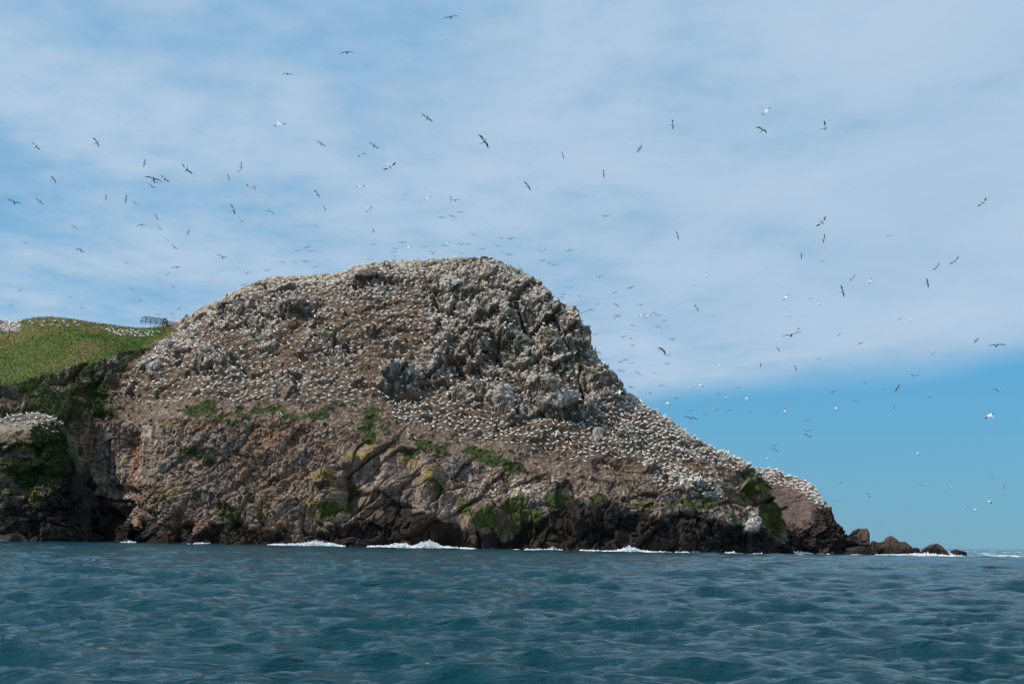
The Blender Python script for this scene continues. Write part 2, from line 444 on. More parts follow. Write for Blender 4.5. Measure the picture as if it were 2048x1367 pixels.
# --- large forms: buttresses, recesses and caves
amp = np.zeros(len(p), np.float32)
for (bu, bv, ru, rv, a, h) in [
    (262, 900, 20, 45, 0, -2.6), (255, 985, 45, 12, 5, -1.6), (230, 1030, 60, 18, -8, -2.0), (200, 960, 26, 90, 0, -2.5),
    (1062, 632, 20, 34, 20, -3.2), (1005, 690, 34, 20, 15, -2.2), (792, 780, 16, 14, 0, -1.6), (1160, 690, 10, 20, 0, -1.8), (930, 600, 20, 10, -20, -1.0),
    (1035, 672, 26, 22, 0, 1.6), (1005, 640, 24, 26, 0, 1.4), (1095, 655, 26, 14, 40, 1.8), (965, 660, 30, 24, 0, 1.4), (1090, 765, 28, 16, 10, 1.8), (1005, 792, 24, 22, 0, 1.6), (1128, 806, 38, 20, 5, 2.2), (1180, 815, 14, 22, 0, 1.4), (780, 742, 24, 24, 0, 1.6), (815, 748, 18, 24, 0, 1.5),
    (656, 962, 20, 18, 0, 2.0), (660, 1005, 36, 26, -30, 2.2), (735, 915, 34, 20, -25, 1.8), (735, 1000, 45, 9, -42, 1.6), (800, 970, 60, 8, -42, 1.4), (860, 960, 18, 34, 0, 2.0), (815, 935, 16, 24, 0, -1.4), (705, 990, 14, 40, 0, -2.2), (770, 945, 12, 35, 0, 1.0),
    (905, 1074, 26, 20, 0, -4.5), (1020, 1074, 48, 24, -15, -4.8), (640, 1072, 40, 12, 0, -2.0), (935, 1060, 12, 26, 0, 1.5), (985, 1020, 60, 24, -14, 2.0), (1050, 1000, 40, 16, -20, 1.4), (1530, 1075, 30, 16, 0, -1.6), (1480, 990, 46, 10, 8, -1.2), (1545, 1010, 16, 34, -10, 1.2),
    (345, 985, 40, 60, 25, 1.8), (300, 905, 16, 60, 0, 0.8), (480, 1000, 60, 30, 0, 1.2), (570, 1020, 40, 30, -20, 1.2), (430, 900, 30, 24, 0, 0.9), (520, 905, 40, 20, 0, 0.8), (1290, 1030, 60, 24, 5, 1.6), (1180, 1040, 40, 30, -10, 1.6), (1420, 1055, 50, 24, 0, 1.4),
    (480, 590, 50, 16, -32, 1.4), (590, 605, 22, 18, -20, 1.8), (430, 715, 34, 24, 0, 1.6), (500, 720, 16, 26, 0, -1.2), (345, 690, 30, 18, -20, 1.5), (318, 738, 24, 14, 0, 1.6), (742, 536, 26, 13, 0, 1.6), (640, 655, 26, 16, 10, 1.2), (652, 640, 10, 12, 0, -1.2), (700, 685, 50, 12, -28, 1.0), (545, 665, 26, 14, -30, 1.2), (905, 548, 22, 26, 0, 1.4), (870, 545, 12, 22, 0, 1.2), (985, 528, 20, 14, 0, 1.0)]:
    amp += h * blob(gu + (wu - gu) * 0.35, gv + (wv - gv) * 0.35, bu, bv, ru, rv, a)
disp = amp.copy()
warp = np.stack([fbm(p * 0.35 + 7, 2, 21), fbm(p * 0.35 + 19, 2, 22), fbm(p * 0.35 + 31, 2, 23)], 1) - 0.5
pw = p + warp * 0.9
d1, h1, k1 = blocks(pw, (9.0, 6.0, 4.6), (0.3, 0.70), 1.9, 2.0, 1, 0.45)
d2, h2, k2 = blocks(pw, (2.4, 2.6, 4.2), (0.4, 0.22), 1.05, 1.5, 2, 0.30)
d3, h3, k3 = blocks(p + warp * 0.4, (1.25, 1.0, 0.85), (0.2, 0.65), 0.50, 0.65, 3, 0.12)
d4, h4, k4 = blocks(p, (0.42, 0.42, 0.5), (0.2, 0.2), 0.18, 0.2, 4)
fine = (fbm(p * 1.6, 3, 40) - 0.5)
vcr = (fbm(p * np.array((1.1, 1.1, 0.22)), 3, 44) - 0.5)       # vertical ribs down the faces
def polyline(pts):
    """distance in px to a fracture line and the signed side (positive below it)"""
    best = np.full(len(p), 1e9, np.float32); side = np.zeros(len(p), np.float32)
    mu = gu + (wu - gu) * 0.22; mv = gv + (wv - gv) * 0.22
    for (x1, y1), (x2, y2) in zip(pts[:-1], pts[1:]):
        dx, dy = x2 - x1, y2 - y1; L2 = dx * dx + dy * dy
        t = np.clip(((mu - x1) * dx + (mv - y1) * dy) / L2, 0, 1)
        ex = mu - x1 - t * dx; ey = mv - y1 - t * dy
        d = np.sqrt(ex * ex + ey * ey); n = d < best
        side = np.where(n, np.where(ey * dx - ex * dy > 0, 1.0, -1.0), side); best = np.where(n, d, best)
    return best, side
for pts, groove, step, fall in [
    ([(690, 1046), (712, 1026), (807, 965), (859, 934), (905, 915)], 0.9, 0.9, 34), ([(728, 1040), (760, 1012), (797, 979), (830, 955)], 0.6, 0.6, 20), ([(696, 945), (730, 925), (756, 903), (775, 885)], 1.3, -1.2, 26),
    ([(960, 1012), (985, 1002), (1040, 980), (1081, 965)], 0.5, 0.8, 40), ([(1018, 1072), (1040, 1052), (1101, 1023), (1150, 1003), (1205, 996)], 1.2, 1.3, 46), ([(236, 1062), (268, 1036), (300, 985), (345, 930), (405, 880)], 1.0, 2.2, 60),
    ([(560, 1050), (610, 1010), (665, 985)], 0.7, 1.0, 30), ([(420, 1045), (470, 1000), (530, 975), (600, 940)], 0.5, 0.6, 30), ([(340, 1010), (400, 985), (470, 940)], 0.4, 0.5, 26), ([(860, 1010), (890, 985), (935, 975), (975, 985)], 0.6, 0.6, 24), ([(470, 1072), (530, 1060), (600, 1052)], 0.6, 0.8, 24),
    ([(1462, 992), (1500, 1000), (1545, 996)], 0.9, -0.8, 22), ([(1468, 1000), (1474, 1040), (1486, 1078)], 0.7, 0.0, 10), ([(1470, 925), (1500, 945), (1540, 950)], 0.5, -0.7, 20), ([(150, 985), (210, 1000), (262, 1005)], 0.7, -0.8, 24),
    ([(1010, 650), (985, 688), (1000, 714), (1042, 722), (1088, 700)], 1.8, -1.6, 16), ([(1035, 596), (1050, 640), (1066, 668)], 1.8, -1.2, 14), ([(1105, 608), (1120, 650), (1146, 692)], 1.2, -0.9, 16), ([(938, 690), (960, 732), (1002, 746)], 1.2, -1.0, 14), ([(860, 556), (880, 600), (925, 622)], 1.2, -0.9, 16), ([(1182, 700), (1160, 742), (1172, 795)], 1.3, -1.0, 16), ([(762, 772), (790, 786), (832, 790)], 1.4, -1.0, 14), ([(1070, 800), (1100, 828), (1175, 832)], 1.1, -0.8, 12), ([(900, 700), (930, 740), (950, 775)], 1.0, -0.8, 14),
    ([(985, 555), (1030, 570), (1062, 600)], 1.0, -0.8, 14), ([(560, 612), (590, 626), (622, 618)], 1.2, -0.9, 12), ([(395, 735), (430, 746), (470, 738)], 1.2, -1.0, 12), ([(475, 720), (500, 745), (520, 740)], 1.2, -1.0, 12), ([(640, 640), (660, 670), (700, 676)], 1.0, -0.9, 12), ([(440, 612), (470, 604), (505, 585)], 1.1, -0.9, 12), ([(715, 545), (745, 552), (772, 544)], 1.1, -0.9, 10)]:
    d_, sd = polyline(pts)
    disp += -groove * np.exp(-(d_ / 2.6) ** 2) + np.where(sd > 0, step * np.exp(-d_ / fall), 0)
low = sstep(gv, v3g - 4, v3g + 10)
z_gully = low * (1 - sstep(wu, 318, 345)); z_rub = low * sstep(wu, 318, 345) * (1 - sstep(wu, 675, 715)); z_slab = low * sstep(wu, 675, 715) * (1 - sstep(wu, 900, 945)); z_dome = low * sstep(wu, 900, 945)
z_up = np.clip(1 - z_gully - z_rub - z_slab - z_dome, 0, 1)
rugged = 1 - sstep(p[:, 2], 3.0, 7.0)
A1 = 0.22 * z_gully + 0.42 * z_rub + 0.80 * z_slab + 0.7 * z_dome + 1.05 * z_up
A2 = 0.22 * z_gully + 0.36 * z_rub + 0.34 * z_slab + 0.40 * z_dome + 0.72 * z_up; A2 = np.maximum(A2, 0.75 * rugged * (1 - z_gully))
A3 = 0.5 * z_gully + 0.85 * z_rub + 0.35 * z_slab + 0.40 * z_dome + 0.42 * z_up; A3 = np.maximum(A3, 0.8 * rugged)
A4 = 0.5 * z_gully + 0.90 * z_rub + 0.30 * z_slab + 0.35 * z_dome + 0.35 * z_up
AV_ = 1.6 * z_gully + 0.7 * z_rub + 0.5 * z_slab + 0.8 * z_dome + 1.1 * z_up
disp += rocky * (d1 * A1 + d2 * A2 + d3 * A3 + d4 * A4 + vcr * AV_ + fine * 0.3)
und = fbm(p * 0.12, 3, 60) - 0.5
soil = (1 - rocky) * (1 - f_grass)
led = fbm(p * np.array((0.25, 0.25, 1.1)), 3, 63) - 0.5        # nest terraces along the slope
disp += soil * (und * 2.2 + d4 * 0.30 + fine * 0.35 + (1 - f_scree) * (led * 1.3 + d1 * 0.25 + d3 * 0.28 + np.maximum(d2 - 0.42, 0) * 1.3) + f_scree * (d3 * 0.22 + np.maximum(d3 - 0.22, 0) * 1.2))
disp += f_grass * (und * 1.0 + fine * 0.10)
disp += f_brush * (d2 * 0.7 + d1 * 0.4 + fine * 0.6)
shore = np.exp(-((p[:, 2] - 1.5) / 3.5) ** 2)
disp += shore * (d2 * 0.5)
disp *= np.where(front, 1.0, 0.6)
sky_edge = np.exp(-(np.clip(gv - v5g, 0, None) / 16.0))
disp *= 1 - 0.35 * sky_edge
disp *= 1 - 0.92 * blob(gu, gv, 325, 655, 55, 22, 0, 4)
p = p + nrm * disp[:, None]
for _ in range(2):     # keep the skyline where it stands
    sv = proj(p)[1].reshape(NR, NC)[:ridge_row + 12].min(0)
    err = sv - v5
    err[52:] = smooth1(err[52:], 9); err[:52] = err[52]
    dz = err * Y5 / FPX
    p[:, 2] += (rw[:, None] * dz[None]).ravel()
Gd = p.reshape(NR, NC, 3)
nd = grid_normals(Gd).reshape(-1, 3)

# --- surface colours
speck = vnoise(p * 2.4, 71); grain = fbm(p * 0.9, 4, 72); broad = fbm(p * 0.10, 3, 73)
streak = fbm(p * np.array((1.7, 1.7, 0.16)), 3, 75); streak2 = fbm(p * np.array((3.6, 3.6, 0.30)), 2, 77)
upness = sstep(nd[:, 2], 0.15, 0.7)
col = np.empty((len(p), 3), np.float32)
ra = col3(0.120, 0.090, 0.074); rb = col3(0.225, 0.172, 0.142); rc = col3(0.156, 0.140, 0.128)
col[:] = ra + (rb - ra) * (0.5 * h2 + 0.5 * grain)[:, None]
col = mixc(col, rc, sstep(h1, 0.55, 0.75) * 0.8); col = mixc(col, col3(0.105, 0.072, 0.055), sstep(0.3 - h1, 0, 0.1) * 0.6)
col *= (0.72 + 0.56 * k3)[:, None]
col = mixc(col, col3(0.26, 0.195, 0.15), sstep(k2, 0.7, 0.85) * 0.6)
# ochre soil and rust on the lower cliff
ochre = np.zeros(len(p), np.float32)
for b in [(480, 880, 120, 40, 0), (620, 870, 80, 26, 0), (410, 880, 30, 30, 0), (560, 940, 110, 36, 0), (700, 870, 40, 20, 0), (370, 1060, 60, 16, 0), (560, 1060, 80, 16, 0), (900, 980, 30, 20, 0), (935, 1070, 12, 28, 0), (1100, 965, 20, 8, 0), (1495, 1080, 12, 12, 0), (700, 1045, 14, 20, 0)]:
    ochre = np.maximum(ochre, blob(wu, wv, *b))
col = mixc(col, col3(0.33, 0.185, 0.095), ochre * sstep(fbm(p * 0.5, 3, 81), 0.40, 0.62) * 0.85)
rust = np.maximum(blob(wu, wv, 266, 900, 16, 46), np.maximum(blob(wu, wv, 318, 880, 8, 50), blob(wu, wv, 262, 975, 8, 40)))
col = mixc(col, col3(0.19, 0.075, 0.018), sstep(rust * (0.5 + streak), 0.40, 0.6) * 0.9)
# pale slabs of the gully wall
pale = np.maximum(blob(wu, wv, 230, 940, 46, 70), blob(wu, wv, 310, 880, 40, 45))
col = mixc(col, col3(0.40, 0.36, 0.32), pale * sstep(streak, 0.42, 0.56) * 0.85)
col = mixc(col, col3(0.34, 0.285, 0.245), low * sstep(streak * 0.7 + 0.3 * broad, 0.50, 0.62) * 0.55)
col = mixc(col, col3(0.085, 0.066, 0.055), low * sstep(0.44 - streak2, 0, 0.08) * 0.5)
# bare scree and nest soil
col = mixc(col, col3(0.165, 0.120, 0.088) * 1.0, f_scree * 0.85)
nest = (1 - rocky) * (1 - f_grass) * (1 - f_brush) * (1 - f_scree)
col = mixc(col, col3(0.165, 0.112, 0.074), nest * 0.8)
col = mixc(col, col3(0.36, 0.30, 0.25), np.clip(f_scree + 0.35 * nest, 0, 1) * sstep(speck + (h4 - 0.5) * 0.6, 0.66, 0.84) * 0.8)
col = mixc(col, col3(0.07, 0.05, 0.036), np.clip(f_scree + nest, 0, 1) * sstep(speck, 0.28, 0.12) * 0.7)
# droppings: streaks down the crag faces, splashes on ledge tops
gu_z = np.zeros(len(p), np.float32)
gu_z = np.maximum(gu_z, crag * 0.8); gu_z = np.maximum(gu_z, on_slope * 0.6 * (gv < v3g - 20))
gu_z = np.maximum(gu_z, sstep(outc, 0.15, 0.5) * 0.75)
gu_z = np.maximum(gu_z, np.exp(-np.clip(gv - v5g, 0, None) / 26.0) * np.where((gu > 360) & (gu < 1530), 0.9, 0.0))
for b, s in [((1370, 955, 90, 26, 8), 0.9), ((1440, 985, 40, 16, 10), 1.0), ((1030, 985, 110, 26, 0), 0.75), ((1180, 985, 70, 20, 0), 0.7), ((930, 965, 70, 40, 0), 0.55), ((1490, 1045, 20, 36, 14), 1.3), ((1510, 1010, 16, 16, 0), 0.8), ((230, 930, 50, 80, 0), 0.35), ((730, 975, 50, 24, 0), 0.5), ((340, 860, 60, 40, 0), 0.35), ((1190, 790, 50, 40, 0), 0.9), ((20, 640, 26, 16, 0), 1.0)]:
    gu_z = np.maximum(gu_z, s * blob(wu, wv, *b))
gu_z *= (1 - f_grass)
gm = sstep(streak * 0.55 + streak2 * 0.45 + upness * 0.10, 0.735 - 0.28 * np.clip(gu_z, 0, 1.2), 0.90 - 0.28 * np.clip(gu_z, 0, 1.2)) * sstep(gu_z, 0.05, 0.3)
col = mixc(col, col3(0.56, 0.515, 0.44), gm * 0.85)
# greenish algae films on the crag
alg = sstep(fbm(p * 0.33, 3, 90), 0.56, 0.70) * np.clip(crag + 0.6 * sstep(outc, 0.2, 0.5), 0, 1)
col = mixc(col, col3(0.105, 0.108, 0.062), alg * 0.5)
# yellow lichen
lich = np.zeros(len(p), np.float32)
for b in [(715, 915, 26, 16, 0), (655, 962, 22, 20, 0), (640, 1005, 40, 22, 0), (745, 890, 30, 18, 0), (445, 845, 12, 8, 0), (862, 955, 14, 22, 0), (350, 990, 30, 22, 0), (340, 845, 16, 10, 0), (800, 905, 40, 16, 0), (520, 1010, 40, 14, 0), (125, 755, 20, 10, 0), (1005, 965, 10, 10, 0), (1500, 975, 26, 14, 0)]:
    lich = np.maximum(lich, blob(wu, wv, *b))
col = mixc(col, col3(0.26, 0.185, 0.035), lich * sstep(fbm(p * 0.9, 3, 95), 0.47, 0.6) * 0.85)
# vegetation
veg = np.zeros(len(p), np.float32)
for b, s in [((742, 855, 18, 40, 0), 1.2), ((768, 850, 16, 20, 0), 0.8), ((190, 800, 26, 40, 20), 1.0), ((200, 828, 22, 10, 0), 1.1), ((385, 822, 34, 12, 0), 1.0), ((425, 818, 30, 10, 0), .9), ((500, 828, 34, 10, 0), 1.0), ((575, 826, 34, 10, 0), 1.0), ((660, 820, 44, 10, 0), 1.0), ((470, 845, 60, 8, 0), .7), ((965, 915, 46, 16, 25), 1.1), ((1010, 932, 40, 14, 18), 1.0), ((905, 900, 22, 10, 10), 1.0), ((850, 882, 34, 10, 0), .9), ((820, 895, 30, 12, 0), .8), ((405, 915, 24, 14, 0), 1.0), ((425, 930, 10, 14, 0), .9), ((1060, 950, 40, 10, 0), .8), ((665, 648, 8, 12, 0), 1.0), ((640, 665, 10, 12, 0), .8), ((440, 735, 24, 16, 0), .6), ((1480, 965, 60, 30, 10), .35), ((1530, 1000, 20, 40, 0), .35), ((780, 770, 16, 12, 0), .5), ((600, 880, 18, 12, 0), .6), ((540, 826, 190, 8, 0), .75), ((880, 892, 90, 9, 22), .75), ((1010, 936, 90, 10, 20), .8)]:
    veg = np.maximum(veg, s * blob(wu, wv, *b))
vegm = sstep(veg * (-0.35 + 2.6 * fbm(p * 0.55, 4, 101, 0.65)), 0.42, 0.62)
bfb = fbm(p * 0.22, 4, 105)
vegm = np.maximum(vegm, f_brush * sstep(bfb, 0.37, 0.47) * np.where(nd[:, 2] > -0.2, 1, 0))
g_fresh = sstep(fbm(p * 0.07, 3, 107), 0.45, 0.6)
dk = col3(0.044, 0.072, 0.018)
col = mixc(col, dk, vegm * 0.9)
gcol = col3(0.122, 0.118, 0.042) + (col3(0.046, 0.098, 0.016) - col3(0.122, 0.118, 0.042)) * np.clip(np.maximum(g_fresh * 0.6, np.maximum(sstep(gv, 690, 760) * 0.5 * (gu < 330), np.maximum(blob(gu, gv, 190, 662, 75, 9, 5), blob(gu, gv, 270, 675, 90, 16, -30)))) * (0.6 + 0.8 * grain), 0, 1)[:, None]
gcol = gcol * 1.2
col = mixc(col, gcol, f_grass)
# moss films low on the wet faces
moss = np.zeros(len(p), np.float32)
for b, s in [((1370, 1012, 70, 12, 5), .9), ((1280, 1010, 60, 10, 0), .9), ((1420, 1000, 40, 30, 0), .9), ((1505, 965, 34, 24, 0), 1.0), ((1530, 1000, 22, 26, 0), 0.9), ((1545, 1035, 18, 50, 0), 1.2), ((1520, 1060, 14, 26, 0), 1.0), ((1470, 1060, 12, 30, 0), .9), ((1120, 1000, 40, 20, 0), 1.0), ((1050, 1020, 40, 30, 0), .9), ((985, 1030, 36, 30, 0), .9), ((465, 1030, 24, 26, 0), .8), ((540, 1030, 12, 20, 0), .7), ((660, 1020, 34, 24, 0), .9), ((700, 1000, 12, 40, 0), .9), ((870, 985, 16, 30, 0), .8), ((640, 1060, 20, 16, 0), .8), ((200, 1065, 80, 14, 0), .8), ((930, 1010, 30, 20, 0), .8), ((1200, 1015, 40, 14, 0), .9)]:
    moss = np.maximum(moss, s * blob(wu, wv, *b))
mm = sstep(moss * (0.4 + 1.2 * fbm(p * np.array((0.6, 0.6, 0.35)), 4, 111)), 0.45, 0.62)
col = mixc(col, col3(0.058, 0.082, 0.015), mm * 0.85)
panel = np.maximum(blob(wu, wv, 1496, 1045, 20, 34, 14), 0.8 * blob(wu, wv, 1440, 990, 36, 10, 8))
col = mixc(col, col3(0.52, 0.49, 0.45), sstep(panel * (0.35 + 1.2 * streak), 0.42, 0.6) * 0.85)
# black tidal zone; its rise in the left gully is painted shade
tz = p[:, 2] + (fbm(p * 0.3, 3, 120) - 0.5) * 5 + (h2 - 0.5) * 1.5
tide_shade_top = tab([(-620, 7), (0, 8), (150, 10), (215, 6.5), (260, 5), (330, 3.2), (600, 2.6), (700, 4), (790, 7.2), (860, 6.5), (930, 2.4), (1000, 3.2), (1080, 6), (1150, 8.5), (1300, 7), (1450, 5.5), (1520, 4), (1576, 3)], gu)
tm = 1 - sstep(tz, tide_shade_top - 0.7, tide_shade_top + 0.3)
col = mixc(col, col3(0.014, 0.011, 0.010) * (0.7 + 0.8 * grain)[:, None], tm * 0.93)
col *= (1 + 0.18 * low * (1 - f_brush))[:, None]
col *= (0.82 + 0.36 * vnoise(p * 2.1, 130))[:, None] * np.where(f_grass > 0.5, 1.0, 0.86)[:, None] * col3(1.04, 0.98, 0.93)
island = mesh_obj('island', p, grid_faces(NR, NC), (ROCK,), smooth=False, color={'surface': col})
tag(island, kind='structure')

# large boulders and crags that stand out of the slope: parts of the island
BOULDERS = [(1005, 792, 36, 50, 1), (1128, 810, 58, 34, 1), (780, 752, 36, 40, 0), (815, 756, 30, 44, 2), (742, 538, 44, 26, 4), (591, 609, 36, 38, 0), (318, 741, 34, 26, 1), (655, 963, 38, 40, 3), (1092, 772, 46, 34, 0), (1040, 674, 40, 44, 2), (965, 674, 34, 36, 0), (902, 550, 34, 44, 1), (369, 639, 26, 20, 4), (1195, 868, 22, 32, 1), (1290, 925, 14, 12, 1), (1345, 955, 20, 14, 1), (1312, 936, 13, 10, 1), (1180, 816, 20, 40, 2), (480, 600, 40, 22, 4), (515, 578, 32, 22, 4), (447, 612, 26, 18, 4), (1112, 868, 14, 16, 1), (480, 818, 16, 12, 4), (560, 800, 12, 8, 0)]
def boulder(u_, v_, w_, h_, kind, seed):
    k = np.argmin(np.where(front, (gu - u_) ** 2 + (gv - v_) ** 2, 1e9))
    c0 = p[k]; s = c0[1] / FPX
    rs = np.random.RandomState(seed)
    nl, nt_ = 26, 40
    th = np.linspace(0.001, math.pi - 0.001, nl); ph = np.linspace(0, 2 * math.pi, nt_, endpoint=False)
    T_, P_ = np.meshgrid(th, ph, indexing='ij')
    D = np.stack([np.sin(T_) * np.cos(P_), np.sin(T_) * np.sin(P_), np.cos(T_)], -1).reshape(-1, 3)
    npl = 11
    nn = rs.normal(size=(npl, 3)); nn /= np.linalg.norm(nn, axis=1, keepdims=True)
    dd = rs.uniform(0.55, 1.0, npl)
    dots = D @ nn.T
    r = np.where(dots > 0.05, dd / np.maximum(dots, 0.05), 9).min(1)
    r = np.minimum(r, 1.35)
    a = rs.uniform(-0.35, 0.35)
    rad = np.array((w_ * s * 0.52, (w_ + h_) * 0.30 * s, h_ * s * 0.54))
    V = D * r[:, None] * rad
    V = V @ np.array([[math.cos(a), 0, math.sin(a)], [0, 1, 0], [-math.sin(a), 0, math.cos(a)]])
    W = V + c0
    g = fbm(W * 1.3, 4, 700); st = fbm(W * np.array((2.4, 2.4, 0.3)), 3, 705)
    b2_ = blocks(W, (1.3, 1.3, 2.0), (0.3, 0.4), 0.55, 0.8, 730 + seed, 0.22)[0] + blocks(W, (0.6, 0.6, 0.8), (0.3, 0.4), 0.25, 0.35, 731 + seed, 0.08)[0]
    V = V * (1 + (fbm(W * 0.9, 3, 710) - 0.5)[:, None] * 0.15) + (b2_ * min(1.0, rad.min() / 1.6))[:, None] * D
    c = {0: col3(0.165, 0.128, 0.105), 1: col3(0.235, 0.20, 0.170), 2: col3(0.140, 0.132, 0.100), 3: col3(0.150, 0.118, 0.070), 4: col3(0.095, 0.072, 0.060)}[kind] * (0.6 + 0.8 * g)[:, None]
    wt = {0: 0.5, 1: 1.0, 2: 0.7, 3: 0.0, 4: 0.15}[kind]
    c = mixc(c, col3(0.50, 0.47, 0.42), wt * sstep(st + 0.22 * D[:, 2], 0.46, 0.66) * 0.85)
    if kind == 3: c = mixc(c, col3(0.25, 0.185, 0.035), sstep(g + 0.15 * D[:, 2], 0.44, 0.62) * 0.6)
    if kind == 2: c = mixc(c, col3(0.085, 0.095, 0.045), sstep(fbm(W * 0.5, 3, 720), 0.5, 0.6) * 0.8)
    idx = np.arange(nl * nt_).reshape(nl, nt_); idx = np.concatenate([idx, idx[:, :1]], 1)
    F = np.stack([idx[:-1, :-1], idx[1:, :-1], idx[1:, 1:], idx[:-1, 1:]], -1).reshape(-1, 4)
    o = mesh_obj('boulder', V, F, (ROCK,), island, color={'surface': c.astype(np.float32)})
    o.location = c0 - nrm[k] * min(w_, h_) * s * 0.16
for i, b in enumerate(BOULDERS): boulder(*b, 800 + i)

# ------------------------------------------------------------------ other landforms built the same way
def small_land(name, u, rows_fn, segs, rock_amp, colour_fn, seed, smooth_k=5, ridge_seg=3):
    rows = rows_fn(u)
    g = loft(u, rows, segs)
    rr = sum(segs[:ridge_seg]); t0 = g[rr].copy()
    g = smooth_rows(g, smooth_k)
    g += (t0 - g[rr])[None] * np.exp(-((np.arange(len(g)) - rr) / 8.0) ** 2)[:, None, None]
    nr, nc = g.shape[:2]
    n = grid_normals(g).reshape(-1, 3); q = g.reshape(-1, 3).copy()
    w = np.stack([fbm(q * 0.4 + 3 * i, 2, seed + i) for i in range(3)], 1) - 0.5
    a1, e1, _ = blocks(q + w * 0.8, (5.5, 4.5, 3.4), (0.4, 0.6), 1.5, 1.6, seed + 11, 0.22)
    a2, e2, f2 = blocks(q + w * 0.4, (1.9, 1.9, 1.5), (0.3, 0.5), 0.7, 1.0, seed + 12, 0.10)
    a3, e3, _ = blocks(q, (0.7, 0.7, 0.9), (0.2, 0.2), 0.3, 0.35, seed + 13, 0.08)
    uu, vv = proj(q)
    A = rock_amp(uu, vv, q) if callable(rock_amp) else rock_amp
    d = A * (a1 + a2 + a3 * 1.2 + (fbm(q * 1.7, 3, seed + 20) - 0.5) * 0.5)
    end = np.minimum(np.arange(nc), np.arange(nc)[::-1]); end = np.clip(end / 5.0, 0.15, 1)
    vr_ = np.tile(proj(t0)[1], nr)
    d = d * (1 - 0.7 * np.exp(-np.clip(vv - vr_, 0, None) / 9.0))
    q = q + n * (d * np.tile(end, nr))[:, None]
    o_front = np.repeat(np.arange(nr), nc) <= rr + 1
    n2 = grid_normals(q.reshape(nr, nc, 3)).reshape(-1, 3)
    c = colour_fn(uu, vv, q, n2, e1, e2, f2, e3)
    o = mesh_obj(name, q, grid_faces(nr, nc), (ROCK,), smooth=False, color={'surface': c})
    n2[~o_front] = (0, 0, -1.0)
    return o, q, n2, uu, vv
def back_rows(r, depth):
    h = np.clip(r[:, 2], 0.2, None)
    w = np.clip(h / h.max(), 0.1, 1)[:, None]
    c1 = r + np.array((0, 1.0, 0)) * depth * 0.35 * w; c1[:, 2] = r[:, 2] * 0.93
    c2 = r + np.array((0, 1.0, 0)) * depth * 0.8 * w; c2[:, 2] = r[:, 2] * 0.5
    c3 = r + np.array((0, 1.0, 0)) * depth * w; c3[:, 2] = -3
    return [c1, c2, c3]

# near knoll at the left edge
def knoll_rows(u):
    ys = tab([(-460, 232), (0, 236), (100, 239), (150, 243), (176, 250)], u)
    vv1 = v_of_z0(u, ys)
    vm = tab([(-460, 1000), (0, 1000), (60, 1005), (120, 1030), (150, 1062), (176, 1080)], u)
    ym = ys + tab([(-460, 5), (100, 4), (176, 0.6)], u)
    vt = tab([(-460, 1075), (-400, 1010), (-300, 925), (-200, 890), (0, 868), (60, 866), (95, 868), (115, 900), (135, 960), (152, 1030), (176, 1078)], u)
    yt = ys + tab([(-460, 8), (60, 8), (120, 6), (176, 0.9)], u)
    vr = tab([(-460, 1070), (-400, 990), (-300, 900), (-200, 860), (-100, 842), (0, 842), (20, 834), (40, 830), (75, 829), (105, 836), (125, 850), (138, 880), (148, 925), (155, 980), (163, 1040), (170, 1070), (176, 1077)], u)
    yr = ys + tab([(-460, 15), (60, 14), (110, 12), (140, 9), (176, 1.4)], u)
    vm = np.minimum(vm, vv1 - 2); vt = np.minimum(vt, vm - 1.5); vr = np.minimum(vr, vt - 1)
    a = P(u, vv1, ys); r = P(u, vr, yr)
    return [a + np.array((0, -1.5, -3.5)), a, P(u, vm, ym), P(u, vt, yt), r] + back_rows(r, 26)
def knoll_col(u, v, q, n, e1, e2, f2, e3):
    g = fbm(q * 0.9, 4, 301)
    c = col3(0.10, 0.082, 0.066) + (col3(0.18, 0.145, 0.115) - col3(0.10, 0.082, 0.066)) * (0.5 * e2 + 0.5 * g)[:, None]
    wu_ = u + (fbm(q * 0.3, 3, 305) - 0.5) * 40; wv_ = v + (fbm(q * 0.3, 3, 306) - 0.5) * 40
    c = mixc(c, col3(0.20, 0.155, 0.030), sstep(fbm(q * 0.6, 3, 309), 0.45, 0.6) * (blob(wu_, wv_, 15, 910, 60, 50) + 0.8 * blob(wu_, wv_, 60, 985, 60, 30)))
    c = mixc(c, col3(0.028, 0.052, 0.014), sstep(np.maximum(blob(wu_, wv_, 105, 890, 36, 60, -20), 0.9 * blob(wu_, wv_, 80, 950, 60, 22)) * (0.4 + 1.2 * g), 0.3, 0.5))
    c = mixc(c, col3(0.055, 0.062, 0.022), sstep(fbm(q * 0.4, 3, 315), 0.5, 0.62) * (v < 1000) * 0.8)
    c = mixc(c, col3(0.27, 0.215, 0.165), (1 - sstep(v, 858, 872)) * sstep(128 - u, 0, 30) * (0.6 + 0.5 * g))
    tz_ = q[:, 2] + (fbm(q * 0.3, 3, 318) - 0.5) * 5
    c = mixc(c, col3(0.016, 0.013, 0.011) * (0.7 + 0.8 * g)[:, None], (1 - sstep(tz_ - 7 * sstep(u, 80, 150), 4.5, 8.5)) * 0.93)  # tidal black at the foot, carried up the right side as painted shade
    return c * (0.82 + 0.36 * vnoise(q * 2.1, 330))[:, None]
ku = np.concatenate([np.arange(-460, 0, 12.0), np.arange(0, 176.5, 1.5)])
knoll, KQ, KN, KU, KV = small_land('rocky_knoll', ku, knoll_rows, [4, 60, 70, 40, 8, 10, 8],
                                   lambda u, v, q: 0.25 + 0.85 * sstep(v, 868, 900), knoll_col, 300, 4, 4)
tag(knoll, kind='structure')

